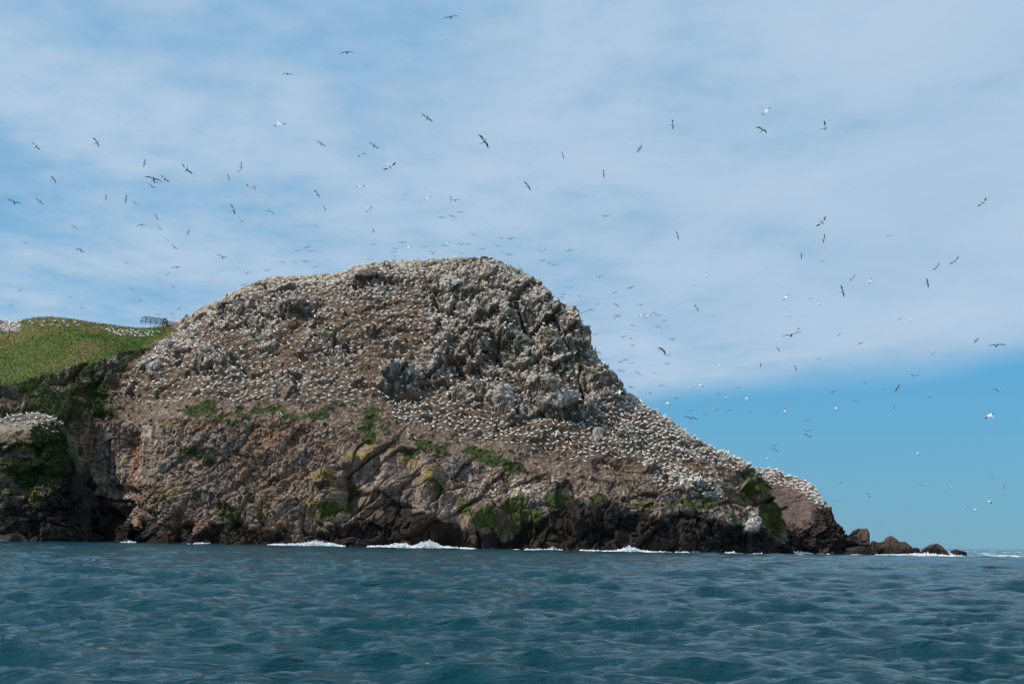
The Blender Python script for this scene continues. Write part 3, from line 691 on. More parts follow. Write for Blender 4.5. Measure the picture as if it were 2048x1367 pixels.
# far promontory at the right end
def prom_rows(u):
    ys = tab([(1470, 276), (1560, 272), (1620, 271), (1690, 273), (1752, 277)], u)
    vv1 = v_of_z0(u, ys)
    vm = tab([(1470, 1065), (1560, 1065), (1600, 1050), (1640, 1038), (1668, 1052), (1690, 1076), (1752, 1100)], u)
    ym = ys + tab([(1470, 4), (1600, 4), (1690, 1.5), (1752, 0.5)], u)
    vt = tab([(1470, 960), (1530, 960), (1560, 978), (1600, 985), (1625, 1000), (1650, 1020), (1664, 1034), (1690, 1075), (1752, 1099)], u)
    yt = ys + tab([(1470, 9), (1600, 8), (1660, 4), (1690, 2), (1752, 0.8)], u)
    vr = tab([(1470, 936), (1530, 938), (1558, 941), (1566, 951), (1590, 954), (1598, 960), (1612, 963), (1622, 970), (1634, 981), (1641, 994), (1650, 1004), (1661, 1011), (1663, 1020), (1667, 1032), (1671, 1048), (1680, 1060), (1694, 1074), (1716, 1093), (1752, 1098)], u)
    yr = ys + tab([(1470, 18), (1600, 16), (1660, 7), (1690, 3.5), (1752, 1.5)], u)
    vm = np.minimum(vm, vv1 - 2); vt = np.minimum(vt, vm - 1.5); vr = np.minimum(vr, vt - 1)
    a = P(u, vv1, ys); r = P(u, vr, yr)
    return [a + np.array((0, -1.5, -3.5)), a, P(u, vm, ym), P(u, vt, yt), r] + back_rows(r, 24)
def prom_col(u, v, q, n, e1, e2, f2, e3):
    g = fbm(q * 0.9, 4, 401); st = fbm(q * np.array((1.7, 1.7, 0.2)), 3, 405)
    c = col3(0.115, 0.084, 0.070) + (col3(0.165, 0.118, 0.098) - col3(0.115, 0.084, 0.070)) * (0.4 * e2 + 0.6 * g)[:, None]
    bt = tab([(1470, 968), (1560, 975), (1600, 1000), (1640, 1025), (1670, 1040), (1752, 1040)], u)
    up = 1 - sstep(v + (g - 0.5) * 20, bt - 12, bt + 2)
    c = mixc(c, col3(0.15, 0.085, 0.055), up * 0.8)
    c = mixc(c, col3(0.46, 0.43, 0.38), up * sstep(st + 0.15 * sstep(u, 1600, 1640), 0.48, 0.62) * sstep(bt - v, 8, 26) * 0.9)
    tz_ = q[:, 2] + (fbm(q * 0.3, 3, 418) - 0.5) * 4
    tt = tab([(1470, 4), (1600, 4.5), (1640, 8), (1670, 9), (1752, 6)], u)
    c = mixc(c, col3(0.022, 0.016, 0.014) * (0.7 + 0.8 * g)[:, None], (1 - sstep(tz_, tt - 1, tt + 1)) * 0.9)
    return c * (0.82 + 0.36 * vnoise(q * 2.1, 430))[:, None]
pu = np.arange(1470, 1752.5, 1.5)
prom, PQ, PN, PU, PV = small_land('rocky_promontory', pu, prom_rows, [4, 36, 60, 40, 8, 10, 8],
                                  lambda u, v, q: 0.20 + 0.85 * sstep(v, 1035, 1062) + 0.45 * sstep(u, 1620, 1645), prom_col, 400, 4, 4)
tag(prom, kind='structure')

# dark rocks in the sea beyond the promontory and along the shore: each its own thing
def sea_rock(label, u0, u1, sky, Y, depth, seed, step=1.5, amp=0.55, tint=1.0):
    u = np.arange(u0, u1 + 0.1, step)
    ys = np.full(len(u), float(Y)) + 0.8 * np.sin(np.linspace(0, 3, len(u)) * 2 + seed)
    def rows(u):
        vv = v_of_z0(u, ys)
        vr = np.minimum(tab(sky, u), vv - 1.0)
        hgt = vv - vr
        vm = vv - hgt * 0.55
        a = P(u, vv, ys); r = P(u, vr, ys + np.clip(hgt / 10 * 0.7, 0.3, 3))
        return [a + np.array((0, -1, -3)), a, P(u, vm, ys + np.clip(hgt / 10 * 0.25, 0.1, 1)), r] + back_rows(r, depth)
    def colf(u, v, q, n, e1, e2, f2, e3):
        g = fbm(q * 0.9, 4, seed)
        c = col3(0.060, 0.042, 0.036) + (col3(0.120, 0.082, 0.066) - col3(0.060, 0.042, 0.036)) * (0.5 * e2 + 0.5 * g)[:, None]
        c = mixc(c, col3(0.036, 0.027, 0.023), 1 - sstep(q[:, 2] + (g - 0.5) * 2, 0.8, 2.2))
        return c * tint * 0.78 * (0.8 + 0.4 * vnoise(q * 2.3, seed + 1))[:, None]
    o = small_land('sea_rock', u, rows, [3, 14, 14, 4, 5, 4], amp, colf, seed, 1)[0]
    tag(o, label, 'rock', 'dark rocks standing in the sea')
    return o
sea_rock('tall flat-topped dark rock standing in the sea right beside the promontory', 1690, 1741, [(1690, 1094), (1693, 1075), (1700, 1068), (1708, 1059), (1716, 1056), (1726, 1055.5), (1734, 1056), (1738, 1062), (1739.5, 1080), (1741, 1100)], 280, 6, 501, 1.2)
sea_rock('low brown rock shelf at the foot of the tall flat-topped sea rock', 1690, 1755, [(1690, 1096), (1705, 1092), (1720, 1091), (1740, 1094), (1755, 1104)], 272, 5, 505, 1.5)
sea_rock('wide jagged dark sea rock with a rounded peak, second from the promontory', 1744, 1842, [(1744, 1104), (1746, 1081), (1750, 1080), (1757, 1083), (1766, 1082), (1773, 1078), (1779, 1072), (1786, 1071), (1792, 1076), (1800, 1081), (1812, 1081), (1820, 1090), (1826, 1095), (1838, 1095), (1842, 1104)], 278, 7, 509, 1.3)
sea_rock('pointed brown rock with white surf round it, farther right than the jagged rock', 1842, 1903, [(1842, 1106), (1848, 1098), (1857, 1093), (1865, 1088), (1872, 1085.5), (1880, 1088), (1887, 1094), (1894, 1102), (1903, 1110)], 274, 6, 513, 1.2)
sea_rock('small low rock barely above the waves, rightmost of the sea rocks', 1900, 1934, [(1900, 1103), (1908, 1098.5), (1913, 1097.5), (1920, 1100), (1934, 1104)], 296, 4, 517, 1.2, 0.3)
sea_rock('dark angular boulder at the foot of the shaded gully', 266, 338, [(266, 1079), (280, 1068), (290, 1062), (300, 1050), (306, 1044), (314, 1049), (326, 1057), (338, 1078)], 249, 5, 521, 1.3, 0.5, 0.7)
sea_rock('low dark rock washed by white foam under the middle of the cliff', 592, 632, [(592, 1093), (600, 1085), (608, 1079), (614, 1078), (622, 1084), (632, 1093)], 241, 4, 525, 1.2, 0.3, 0.8)
sea_rock('dark ribbed rock shelf between two patches of surf', 660, 745, [(660, 1090), (675, 1078), (690, 1074), (705, 1072), (725, 1078), (745, 1092)], 243, 5, 529, 1.3, 0.5, 0.7)
sea_rock('small dark rock splashed by a wave at the foot of the promontory', 1580, 1606, [(1580, 1106), (1588, 1098), (1594, 1093), (1600, 1099), (1606, 1108)], 266, 4, 533, 1.1, 0.3, 0.8)
sea_rock('low brown rock at the foot of the near knoll', 0, 56, [(0, 1072), (15, 1067), (30, 1064), (45, 1070), (56, 1082)], 230, 4, 537, 1.3, 0.3, 1.3)

# ================================================================== THE SEA
def build_sea():
    rr = [2.5]
    while rr[-1] < 14: rr.append(rr[-1] * 1.06)
    while rr[-1] < 320: rr.append(rr[-1] * 1.0048)
    while rr[-1] < 45000: rr.append(rr[-1] * 1.06)
    rr = np.array(rr)
    a_f = np.radians(np.linspace(-22, 22, 800))
    a_b = np.radians(np.linspace(22, 338, 60)[1:])
    ang = np.concatenate([a_f, a_b])
    R_, A_ = np.meshgrid(rr, ang, indexing='ij')
    x = R_ * np.sin(A_); y = R_ * np.cos(A_)
    dr = np.gradient(rr)[:, None]
    cell = np.maximum(dr, R_ * np.where(np.abs(A_) <= math.radians(22), math.radians(44) / 800, 0.09))
    z = np.zeros_like(x); dx = np.zeros_like(x); dy = np.zeros_like(x)
    rs = np.random.RandomState(5)
    n = 150
    lam = np.exp(rs.uniform(math.log(0.35), math.log(8.5), n))
    th = np.where(lam > 2.5, rs.normal(-1.80, 0.34, n), rs.normal(-1.66, 0.52, n))
    ph = rs.uniform(0, 6.283, n)
    for l, t, f in zip(lam, th, ph):
        k = 6.283 / l
        a = 0.0064 * l ** (0.80 if l < 2.5 else 0.62) * (0.6 + 0.8 * rs.rand())
        fade = sstep(l / cell, 1.7, 3.4)
        if fade.max() <= 0: continue
        arg = k * (x * math.cos(t) + y * math.sin(t)) + f
        s = np.sin(arg); c = np.cos(arg)
        z += a * fade * c; q = 0.9
        dx -= q * a * fade * s * math.cos(t); dy -= q * a * fade * s * math.sin(t)
    z *= np.exp(-(R_ / 1500.0) ** 2)
    # foam: surf line at the foot of the land, scattered whitecaps
    V = np.stack([x + dx, y + dy, z], -1).reshape(-1, 3)
    near = (V[:, 1] > 150) & (V[:, 1] < 420) & (np.abs(V[:, 0]) < 140)
    uu, vv_ = proj(np.where(near[:, None], V, np.array((0, 250.0, 0))))
    ysu = np.interp(uu, u_main, Ys)
    ysu = np.where(uu < 150, tab([(-460, 232), (0, 235), (100, 237), (150, 243)], uu), ysu)
    ysu = np.where(uu > 1560, tab([(1560, 264), (1620, 270), (1700, 271), (1850, 273), (1905, 275), (2100, 300)], uu), ysu)
    dsh = ysu - V[:, 1]
    width = tab([(-100, 1.4), (200, 1.0), (400, 1.2), (520, 2.5), (600, 5), (700, 6), (860, 6.5), (940, 3), (1000, 1.4), (1230, 1.2), (1255, 4), (1300, 2), (1500, 1.2), (1590, 3), (1640, 1.6), (1740, 2.0), (1790, 4), (1860, 6), (1905, 6), (1990, 4), (2060, 2)], uu)
    nz = fbm(np.stack([V[:, 0] * 0.8, V[:, 1] * 0.35, V[:, 0] * 0], 1), 4, 901)
    foam = near * sstep(nz * 1.0 + 0.55 * np.exp(-np.abs(dsh) / width) - 0.10, 0.62, 0.74) * (dsh < 14)
    nf = fbm(np.stack([V[:, 0] * 0.25, V[:, 1] * 0.12, V[:, 0] * 0], 1), 3, 907)
    far = (V[:, 1] > 240) & (V[:, 1] < 900) & (uu > 1750)
    foam = np.maximum(foam, ((V[:, 1] > 300) & (V[:, 1] < 900) & (V[:, 0] > 60)) * sstep(nf, 0.66, 0.74) * 0.8)
    nr, nc = x.shape
    idx = np.arange(nr * nc).reshape(nr, nc)
    idx = np.concatenate([idx, idx[:, :1]], 1)
    F = np.stack([idx[:-1, :-1], idx[:-1, 1:], idx[1:, 1:], idx[1:, :-1]], -1).reshape(-1, 4)
    # close the centre under the boat
    V = np.concatenate([V, [[0, 0, 0]]], 0); foam = np.append(foam, 0)
    cc = len(V) - 1
    Fc = np.stack([idx[0, :-1], np.full(nc, cc), np.full(nc, cc), idx[0, 1:]], -1)
    me_f = np.concatenate([F, Fc[:, [0, 1, 3, 3]]], 0)
    o = mesh_obj('sea', V, F[:, ::-1], (WATER,), smooth=True, color={'foam': np.stack([foam, foam, foam], 1).astype(np.float32)})
    tag(o, kind='structure')
build_sea()

# breaking surf and spray: small flecks of foam thrown up at the rocks
def flecks(name, centres, sizes, label):
    n = len(centres)
    tet = np.array([(1, 1, 1), (1, -1, -1), (-1, 1, -1), (-1, -1, 1)], float) * 0.6
    rot = rng.normal(size=(n, 3, 3)); rot, _ = np.linalg.qr(rot)
    V = (tet @ rot) * sizes[:, None, None] + centres[:, None, :]
    f = np.array([(0, 1, 2), (0, 3, 1), (0, 2, 3), (1, 3, 2)])
    F = (np.arange(n)[:, None, None] * 4 + f).reshape(-1, 3)
    o = mesh_obj(name, V.reshape(-1, 3), F, (FOAM,))
    tag(o, label, 'spray', kind='stuff'); return o
def surf_patch(specs):
    cs, ss = [], []
    for (u0, u1, Y, h, n, peak) in specs:
        u = rng.uniform(u0, u1, n)
        t = (u - u0) / (u1 - u0)
        env = np.sin(np.pi * np.clip(t, 0.02, 0.98)) ** 0.5 * (0.35 + 0.65 * np.exp(-((t - peak) / 0.20) ** 2))
        env *= 0.45 + 1.0 * fbm(np.stack([u * 0.07, u * 0, u * 0], 1), 3, int(u0))
        if h < 0.6: env *= sstep(fbm(np.stack([u * 0.035, u * 0, u * 0], 1), 3, int(u1)), 0.50, 0.62)
        y = Y + rng.normal(0, 0.7, n)
        zz = h * env * np.minimum(rng.beta(1, 3.2, n) + (rng.rand(n) < 0.012) * 0.3 * rng.rand(n), 1.3)
        base = P(u, v_of_z0(u, y), y)
        base[:, 2] = np.where(env > 0.03, 0.05, -1.2) + zz
        cs.append(base); ss.append(np.exp(rng.normal(-2.3, 0.45, n)) * (1 - 0.4 * np.minimum(zz / h, 1)))
    return np.concatenate(cs), np.concatenate(ss)
c_, s_ = surf_patch([(535, 690, 240.5, 1.3, 6000, 0.7), (735, 830, 240.5, 1.5, 4500, 0.7), (810, 905, 240.5, 1.7, 6000, 0.45), (880, 950, 241, 0.8, 1300, 0.2)])
flecks('surf', c_, s_, 'white surf breaking along the foot of the cliff')
c_, s_ = surf_patch([(1225, 1300, 239.5, 1.2, 2600, 0.4), (1000, 1240, 240, 0.35, 1500, 0.3), (1140, 1180, 240, 0.5, 500, 0.5), (1090, 1125, 240, 0.8, 250, 0.4), (1290, 1560, 244, 0.35, 1500, 0.6)])
flecks('surf', c_, s_, 'white spray bursting against the black shore rocks')
c_, s_ = surf_patch([(1575, 1625, 263, 1.0, 700, 0.4), (1600, 1660, 264, 0.5, 700, 0.5), (1750, 1850, 269, 0.6, 1300, 0.7), (1800, 1930, 270, 0.9, 2600, 0.4), (1880, 1910, 286, 2.4, 260, 0.4), (1975, 2060, 300, 0.7, 900, 0.5)])
flecks('surf', c_, s_, 'white surf and spray round the sea rocks')
c_, s_ = surf_patch([(0, 40, 228, 0.35, 400, 0.5), (240, 290, 246, 0.5, 350, 0.4), (320, 470, 246, 0.4, 700, 0.5)])
flecks('surf', c_, s_, 'thin white wash under the gully at the left')

# ================================================================== VEGETATION: grass and leaf tufts
def tufts(name, pts, nor, n, height, width, cols, label, blades=4, lean=0.35):
    sel = rng.randint(0, len(pts), n)
    b = pts[sel] + rng.normal(0, 0.12, (n, 3))
    tot = n * blades
    b = np.repeat(b, blades, 0) + rng.normal(0, width * 0.8, (tot, 3)) * (1, 1, 0.4)
    an = rng.uniform(0, 6.283, tot)
    h = height * rng.uniform(0.5, 1.3, tot)
    upv = np.repeat(nor[sel], blades, 0) * 0.5 + np.array((0, 0, 0.8)) + rng.normal(0, lean, (tot, 3))
    upv /= np.linalg.norm(upv, axis=1, keepdims=True)
    side = np.stack([np.cos(an), np.sin(an), an * 0], 1) * (width * rng.uniform(0.5, 1.2, tot))[:, None]
    V = np.stack([b - side, b + side, b + upv * h[:, None] + side * 0.35, b + upv * h[:, None] * 0.9 - side * 0.45], 1)
    F = np.arange(tot * 4).reshape(-1, 4)
    cc = cols[sel] if len(cols) == len(pts) else np.repeat(cols[None], n, 0)
    cc = np.repeat(np.repeat(cc, blades, 0) * rng.uniform(0.75, 1.3, (tot, 1)), 4, 0)
    o = mesh_obj(name, V.reshape(-1, 3), F, (GRASS,), color={'surface': cc.astype(np.float32)})
    tag(o, label, 'grass', kind='stuff'); return o
onf = front & (gu > -420)
m = onf & (f_grass > 0.5)
tufts('grass', p[m], nd[m], 32000, 0.11, 0.08, gcol[m] * 1.05, 'short green and straw coloured grass covering the rounded hill', 3)
m = onf & (vegm > 0.45) & (f_grass < 0.4)
tufts('leafy_plants', p[m], nd[m], 7000, 0.14, 0.09, np.array((0.055, 0.095, 0.022)), 'dark green leafy plants growing in patches on the cliff', 4)
m = onf & (mm > 0.5) & (tm < 0.5)
tufts('mossy_growth', p[m], nd[m], 5000, 0.06, 0.10, np.array((0.062, 0.080, 0.018)), 'olive green mossy growth on the damp lower rocks', 3)
m = (KU > -100) & (KN[:, 2] > -0.9) & (np.maximum(blob(KU, KV, 105, 890, 36, 60, -20), 0.9 * blob(KU, KV, 70, 945, 60, 30)) * (0.4 + 1.2 * fbm(KQ * 0.9, 4, 301)) > 0.34) & (KV > 846)
tufts('leafy_plants', KQ[m], KN[m], 4000, 0.20, 0.12, np.array((0.048, 0.078, 0.022)), 'dark green plants draped over the near knoll', 4)

# ================================================================== GANNETS
def ring_body(st, k=6):
    """st: list of (x, z, ry, rz, mat) along the bird"""
    V, F, MI = [], [], []
    for (x, z, ry, rz, m) in st:
        for i in range(k):
            a = 2 * math.pi * i / k
            V.append((x, ry * math.cos(a), z + rz * math.sin(a)))
    for s in range(len(st) - 1):
        for i in range(k):
            j = (i + 1) % k
            F.append((s * k + i, s * k + j, (s + 1) * k + j, (s + 1) * k + i)); MI.append(st[s + 1][4])
    c0 = len(V); V.append((st[0][0], 0, st[0][1])); c1 = len(V); V.append((st[-1][0], 0, st[-1][1]))
    T, TI = [], []
    for i in range(k):
        j = (i + 1) % k
        T.append((c0, j, i, i)); T.append((c1, (len(st) - 1) * k + i, (len(st) - 1) * k + j, (len(st) - 1) * k + j))
    return np.array(V), F, MI
SIT = [(-0.50, 0.11, 0.010, 0.008, 1), (-0.36, 0.15, 0.050, 0.030, 1), (-0.24, 0.17, 0.10, 0.07, 0), (-0.02, 0.19, 0.15, 0.13, 0), (0.16, 0.23, 0.135, 0.13, 0), (0.25, 0.33, 0.07, 0.08, 0), (0.28, 0.43, 0.052, 0.05, 0), (0.32, 0.51, 0.055, 0.050, 2), (0.38, 0.52, 0.032, 0.030, 2), (0.48, 0.50, 0.006, 0.006, 3)]
STAND = [(-0.44, 0.10, 0.010, 0.008, 1), (-0.32, 0.19, 0.050, 0.035, 1), (-0.21, 0.27, 0.09, 0.08, 0), (-0.04, 0.37, 0.13, 0.14, 0), (0.09, 0.50, 0.115, 0.12, 0), (0.15, 0.63, 0.06, 0.06, 0), (0.18, 0.73, 0.05, 0.05, 0), (0.22, 0.80, 0.055, 0.050, 2), (0.28, 0.81, 0.032, 0.030, 2), (0.38, 0.79, 0.006, 0.006, 3)]
REST = [(-0.50, 0.13, 0.010, 0.008, 1), (-0.36, 0.17, 0.050, 0.030, 1), (-0.24, 0.19, 0.10, 0.07, 0), (-0.02, 0.21, 0.155, 0.14, 0), (0.16, 0.25, 0.14, 0.13, 0), (0.24, 0.32, 0.08, 0.075, 0), (0.20, 0.40, 0.055, 0.05, 2), (0.12, 0.39, 0.05, 0.04, 2), (0.02, 0.36, 0.01, 0.01, 3)]
LEGS = np.array([(-0.02, 0.05, 0), (0.03, 0.05, 0), (0.0, 0.05, 0.28), (-0.02, -0.05, 0), (0.03, -0.05, 0), (0.0, -0.05, 0.28)])
POSES = []
for st, legs in ((SIT, False), (STAND, True), (REST, False)):
    V, F, MI = ring_body(st, 6)
    if legs:
        b = len(V); V = np.concatenate([V, LEGS]); F = F + [(b, b + 1, b + 2, b + 2), (b + 3, b + 4, b + 5, b + 5)]; MI = MI + [1, 1]
    T = [];  TI = []
    for f, mi in zip(F, MI):
        T.append((f[0], f[1], f[2])); TI.append(mi)
        if f[3] != f[2]: T.append((f[0], f[2], f[3])); TI.append(mi)
    POSES.append((np.asarray(V), np.array(T), np.array(TI)))
POSE_MESH = [mesh_obj('gannet', V, T, BIRD_MATS, smooth=True, mat_idx=TI, link=False) for V, T, TI in POSES]

# where they nest: density over the island's face
den = np.zeros(len(p), np.float32)
def dens(poly, d, soft_=0.25):
    global den
    den = np.maximum(den, d * inpoly(gu + (wu - gu) * soft_, gv + (wv - gv) * soft_, poly))
dens([(360, 640), (430, 600), (560, 545), (700, 530), (800, 500), (1000, 500), (1100, 570), (1180, 620), (1200, 690), (1250, 770), (1230, 830), (1050, 810), (950, 800), (800, 800), (760, 790), (600, 770), (480, 745), (330, 760), (260, 760), (300, 690)], 0.42)
dens([(360, 648), (430, 612), (520, 570), (640, 545), (760, 525), (840, 520), (840, 610), (760, 600), (640, 590), (520, 620), (430, 655), (360, 690), (290, 720), (310, 690)], 0.80)
dens([(290, 706), (370, 652), (440, 640), (420, 690), (330, 720), (280, 745), (250, 750)], 0.85)
dens([(720, 520), (860, 515), (850, 570), (900, 620), (880, 660), (800, 640), (740, 610)], 0.72)
dens([(225, 762), (330, 752), (520, 738), (700, 742), (770, 770), (840, 815), (700, 806), (560, 806), (430, 802), (300, 802), (235, 790)], 0.60)
dens([(760, 775), (860, 790), (960, 808), (1000, 820), (1200, 835), (1210, 900), (1180, 925), (1100, 908), (1000, 888), (940, 872), (860, 850), (790, 830)], 0.80)
dens([(1160, 830), (1215, 790), (1235, 765), (1300, 810), (1385, 870), (1435, 895), (1480, 910), (1520, 935), (1470, 935), (1400, 915), (1360, 925), (1290, 930), (1220, 915), (1130, 905), (1100, 850)], 1.0)
dens([(1310, 925), (1360, 930), (1400, 955), (1460, 995), (1420, 995), (1350, 978), (1310, 975)], 0.95)
dens([(1480, 905), (1520, 935), (1540, 965), (1525, 960), (1500, 930), (1460, 915)], 0.9, 0)
dens([(-60, 630), (44, 630), (44, 649), (-60, 652)], 1.2, 0)
dens([(60, 628), (150, 628), (160, 640), (60, 642)], 0.22, 0)
dens([(205, 644), (255, 648), (320, 652), (300, 662), (240, 658)], 0.9, 0)
den *= np.where(nd[:, 2] > 0.30, 1.0, np.where(nd[:, 2] > 0.12, 0.35, 0.0))
for b in BOULDERS: den[(np.abs((gu - b[0]) / b[2]) ** 2 + np.abs((gv - b[1]) / b[3]) ** 2) < 0.20] = 0
den *= 0.85 + 0.35 * sstep(fbm(p * 0.14, 3, 222), 0.38, 0.55)
den *= np.where((gu > 46) & (gu < 200) & (gv - v5g > 6), 0.0, 1.0)
den[~front] = 0; den[(gu < -80)] = 0
def scatter(pts, d, rmin, cap):
    ok = np.where(d > 0.03)[0]
    order = ok[rng.permutation(len(ok))]
    order = order[rng.rand(len(order)) < np.clip(d[order], 0, 1) ** 0.5]
    cellsz = rmin * 1.8
    grid = {}
    out = []
    rad = rmin / np.sqrt(np.clip(d, 0.08, 1.2))
    for i in order:
        q = pts[i]; r = rad[i]
        c = (int(q[0] // cellsz), int(q[1] // cellsz), int(q[2] // cellsz))
        good = True
        for dx in (-1, 0, 1):
            for dy in (-1, 0, 1):
                for dz in (-1, 0, 1):
                    for j in grid.get((c[0] + dx, c[1] + dy, c[2] + dz), ()):
                        w = pts[j] - q
                        if w[0] * w[0] + w[1] * w[1] + w[2] * w[2] < r * r: good = False; break
                    if not good: break
                if not good: break
            if not good: break
        if good:
            grid.setdefault(c, []).append(i); out.append(i)
            if len(out) >= cap: break
    return np.array(out)
on_main = scatter(p, den, 0.90, 6000)
kd = inpoly(KU, KV, [(0, 838), (40, 826), (90, 826), (128, 848), (112, 872), (90, 858), (60, 852), (0, 850)]) * 0.9 * (KN[:, 2] > 0.2) + inpoly(KU, KV, [(-90, 840), (0, 838), (0, 850), (-90, 852)]) * 0.3
on_knoll = scatter(KQ, kd, 0.92, 90)
pd = inpoly(PU, PV, [(1520, 936), (1560, 938), (1600, 950), (1630, 970), (1645, 1000), (1660, 1014), (1640, 1016), (1610, 990), (1590, 975), (1540, 970)]) * 0.95 * (PN[:, 2] > 0.15)
on_prom = scatter(PQ, pd, 0.92, 130)
# a few single birds away from the colony: (u, v)
LONE = [(816, 866, 'single white gannet standing on bare scree below the colony'), (831, 874, 'single white gannet beside the green plants under the scree'), (563, 832, 'lone white gannet on the green ledge above the ochre cliff'), (614, 797, 'white gannet standing alone at the lower left edge of the colony')]
birds = [(p[i], gu[i], gv[i], nd[i, 2]) for i in on_main] + [(KQ[i], KU[i], KV[i], KN[i, 2]) for i in on_knoll] + [(PQ[i], PU[i], PV[i], PN[i, 2]) for i in on_prom]
BP = np.array([b[0] for b in birds]); BU = np.array([b[1] for b in birds]); BV = np.array([b[2] for b in birds])
nb = len(BP)
pose = rng.choice(3, nb, p=[0.72, 0.10, 0.18])
head = np.where(rng.rand(nb) < 0.5, 0.0, math.pi) + rng.normal(0.0, 0.55, nb)
scl = rng.uniform(1.02, 1.22, nb)
dist = np.linalg.norm(BP - CAM, axis=1)
dist_vis = np.where((BU < -4) , 9999, dist)
nk0 = len(on_main); nk1 = nk0 + len(on_knoll)
is_near = np.zeros(nb, bool); is_near[nk0:nk1] = BU[nk0:nk1] > -6
kn = [i for i in np.where(is_near)[0]]
kn.sort(key=lambda i: BV[i])
ROWS = ['on the skyline of the near knoll', 'just below the skyline of the near knoll', 'midway down the top of the near knoll', 'low on the top of the near knoll', 'lowest on the top of the near knoll']
NUM = ['leftmost', 'second', 'third', 'fourth', 'fifth', 'sixth', 'seventh', 'eighth', 'ninth', 'tenth', 'eleventh', 'twelfth', 'thirteenth', 'fourteenth', 'fifteenth']
knoll_label = {}
per = -(-len(kn) // 5)
for r_ in range(5):
    row = sorted(kn[r_ * per:(r_ + 1) * per], key=lambda i: BU[i])
    for j, i in enumerate(row):
        knoll_label[i] = ('leftmost white gannet %s' if j == 0 else NUM[j] + ' white gannet from the left %s') % ROWS[r_]
for i in np.where(is_near)[0]:
    if nk0 <= i < nk1: lab, grp = knoll_label[i], 'gannets on the near knoll'
    elif i >= nk1: lab, grp = 'white gannet perched on the far promontory at the right end', 'gannets on the promontory'
    elif BV[i] > 928 and BU[i] > 1290: lab, grp = 'white gannet nesting on the lowest whitewashed ledge above the black shore rocks', 'gannets on the lowest right ledge'
    elif BU[i] > 1200: lab, grp = 'white gannet nesting in the dense colony on the right slope', 'gannets on the right slope'
    elif BU[i] > 900: lab, grp = 'white gannet nesting on the lower middle slope beneath the grey crag', 'gannets on the lower middle slope'
    else: lab, grp = 'white gannet nesting along the lower left edge of the colony', 'gannets along the lower left edge'
    o = bpy.data.objects.new('gannet', POSE_MESH[pose[i]]); C.objects.link(o)
    o.location = BP[i] - np.array((0, 0, 0.03)); o.rotation_euler = (0, 0, head[i]); o.scale = (scl[i],) * 3
    tag(o, lab, 'gannet', grp)
for (u_, v_, lab) in LONE:
    k = np.argmin(np.where(front, (gu - u_) ** 2 + (gv - v_) ** 2, 1e9))
    o = bpy.data.objects.new('gannet', POSE_MESH[1]); C.objects.link(o)
    o.location = p[k] - np.array((0, 0, 0.03)); o.rotation_euler = (0, 0, 2.6)
    tag(o, lab, 'gannet', 'gannets standing away from the colony')
AV, AF, AM = [], [], []; off = 0
for k in range(3):
    V, T, TI = POSES[k]
    s = np.where(~is_near & (pose == k))[0]
    c, sn = np.cos(head[s]), np.sin(head[s])
    W = V[None] * scl[s][:, None, None]
    W = np.stack([W[..., 0] * c[:, None] - W[..., 1] * sn[:, None], W[..., 0] * sn[:, None] + W[..., 1] * c[:, None], W[..., 2]], -1) + (BP[s] - np.array((0, 0, 0.03)))[:, None, :]
    AV.append(W.reshape(-1, 3)); AF.append((T[None] + (np.arange(len(s)) * len(V))[:, None, None]).reshape(-1, 3) + off); AM.append(np.tile(TI, len(s)))
    off += len(s) * len(V)
o = mesh_obj('gannet_colony', np.concatenate(AV), np.concatenate(AF), BIRD_MATS, smooth=True, mat_idx=np.concatenate(AM))
tag(o, 'thousands of white gannets nesting all over the island slopes', 'gannet colony', kind='stuff')
print('perched', nb, 'near', is_near.sum())
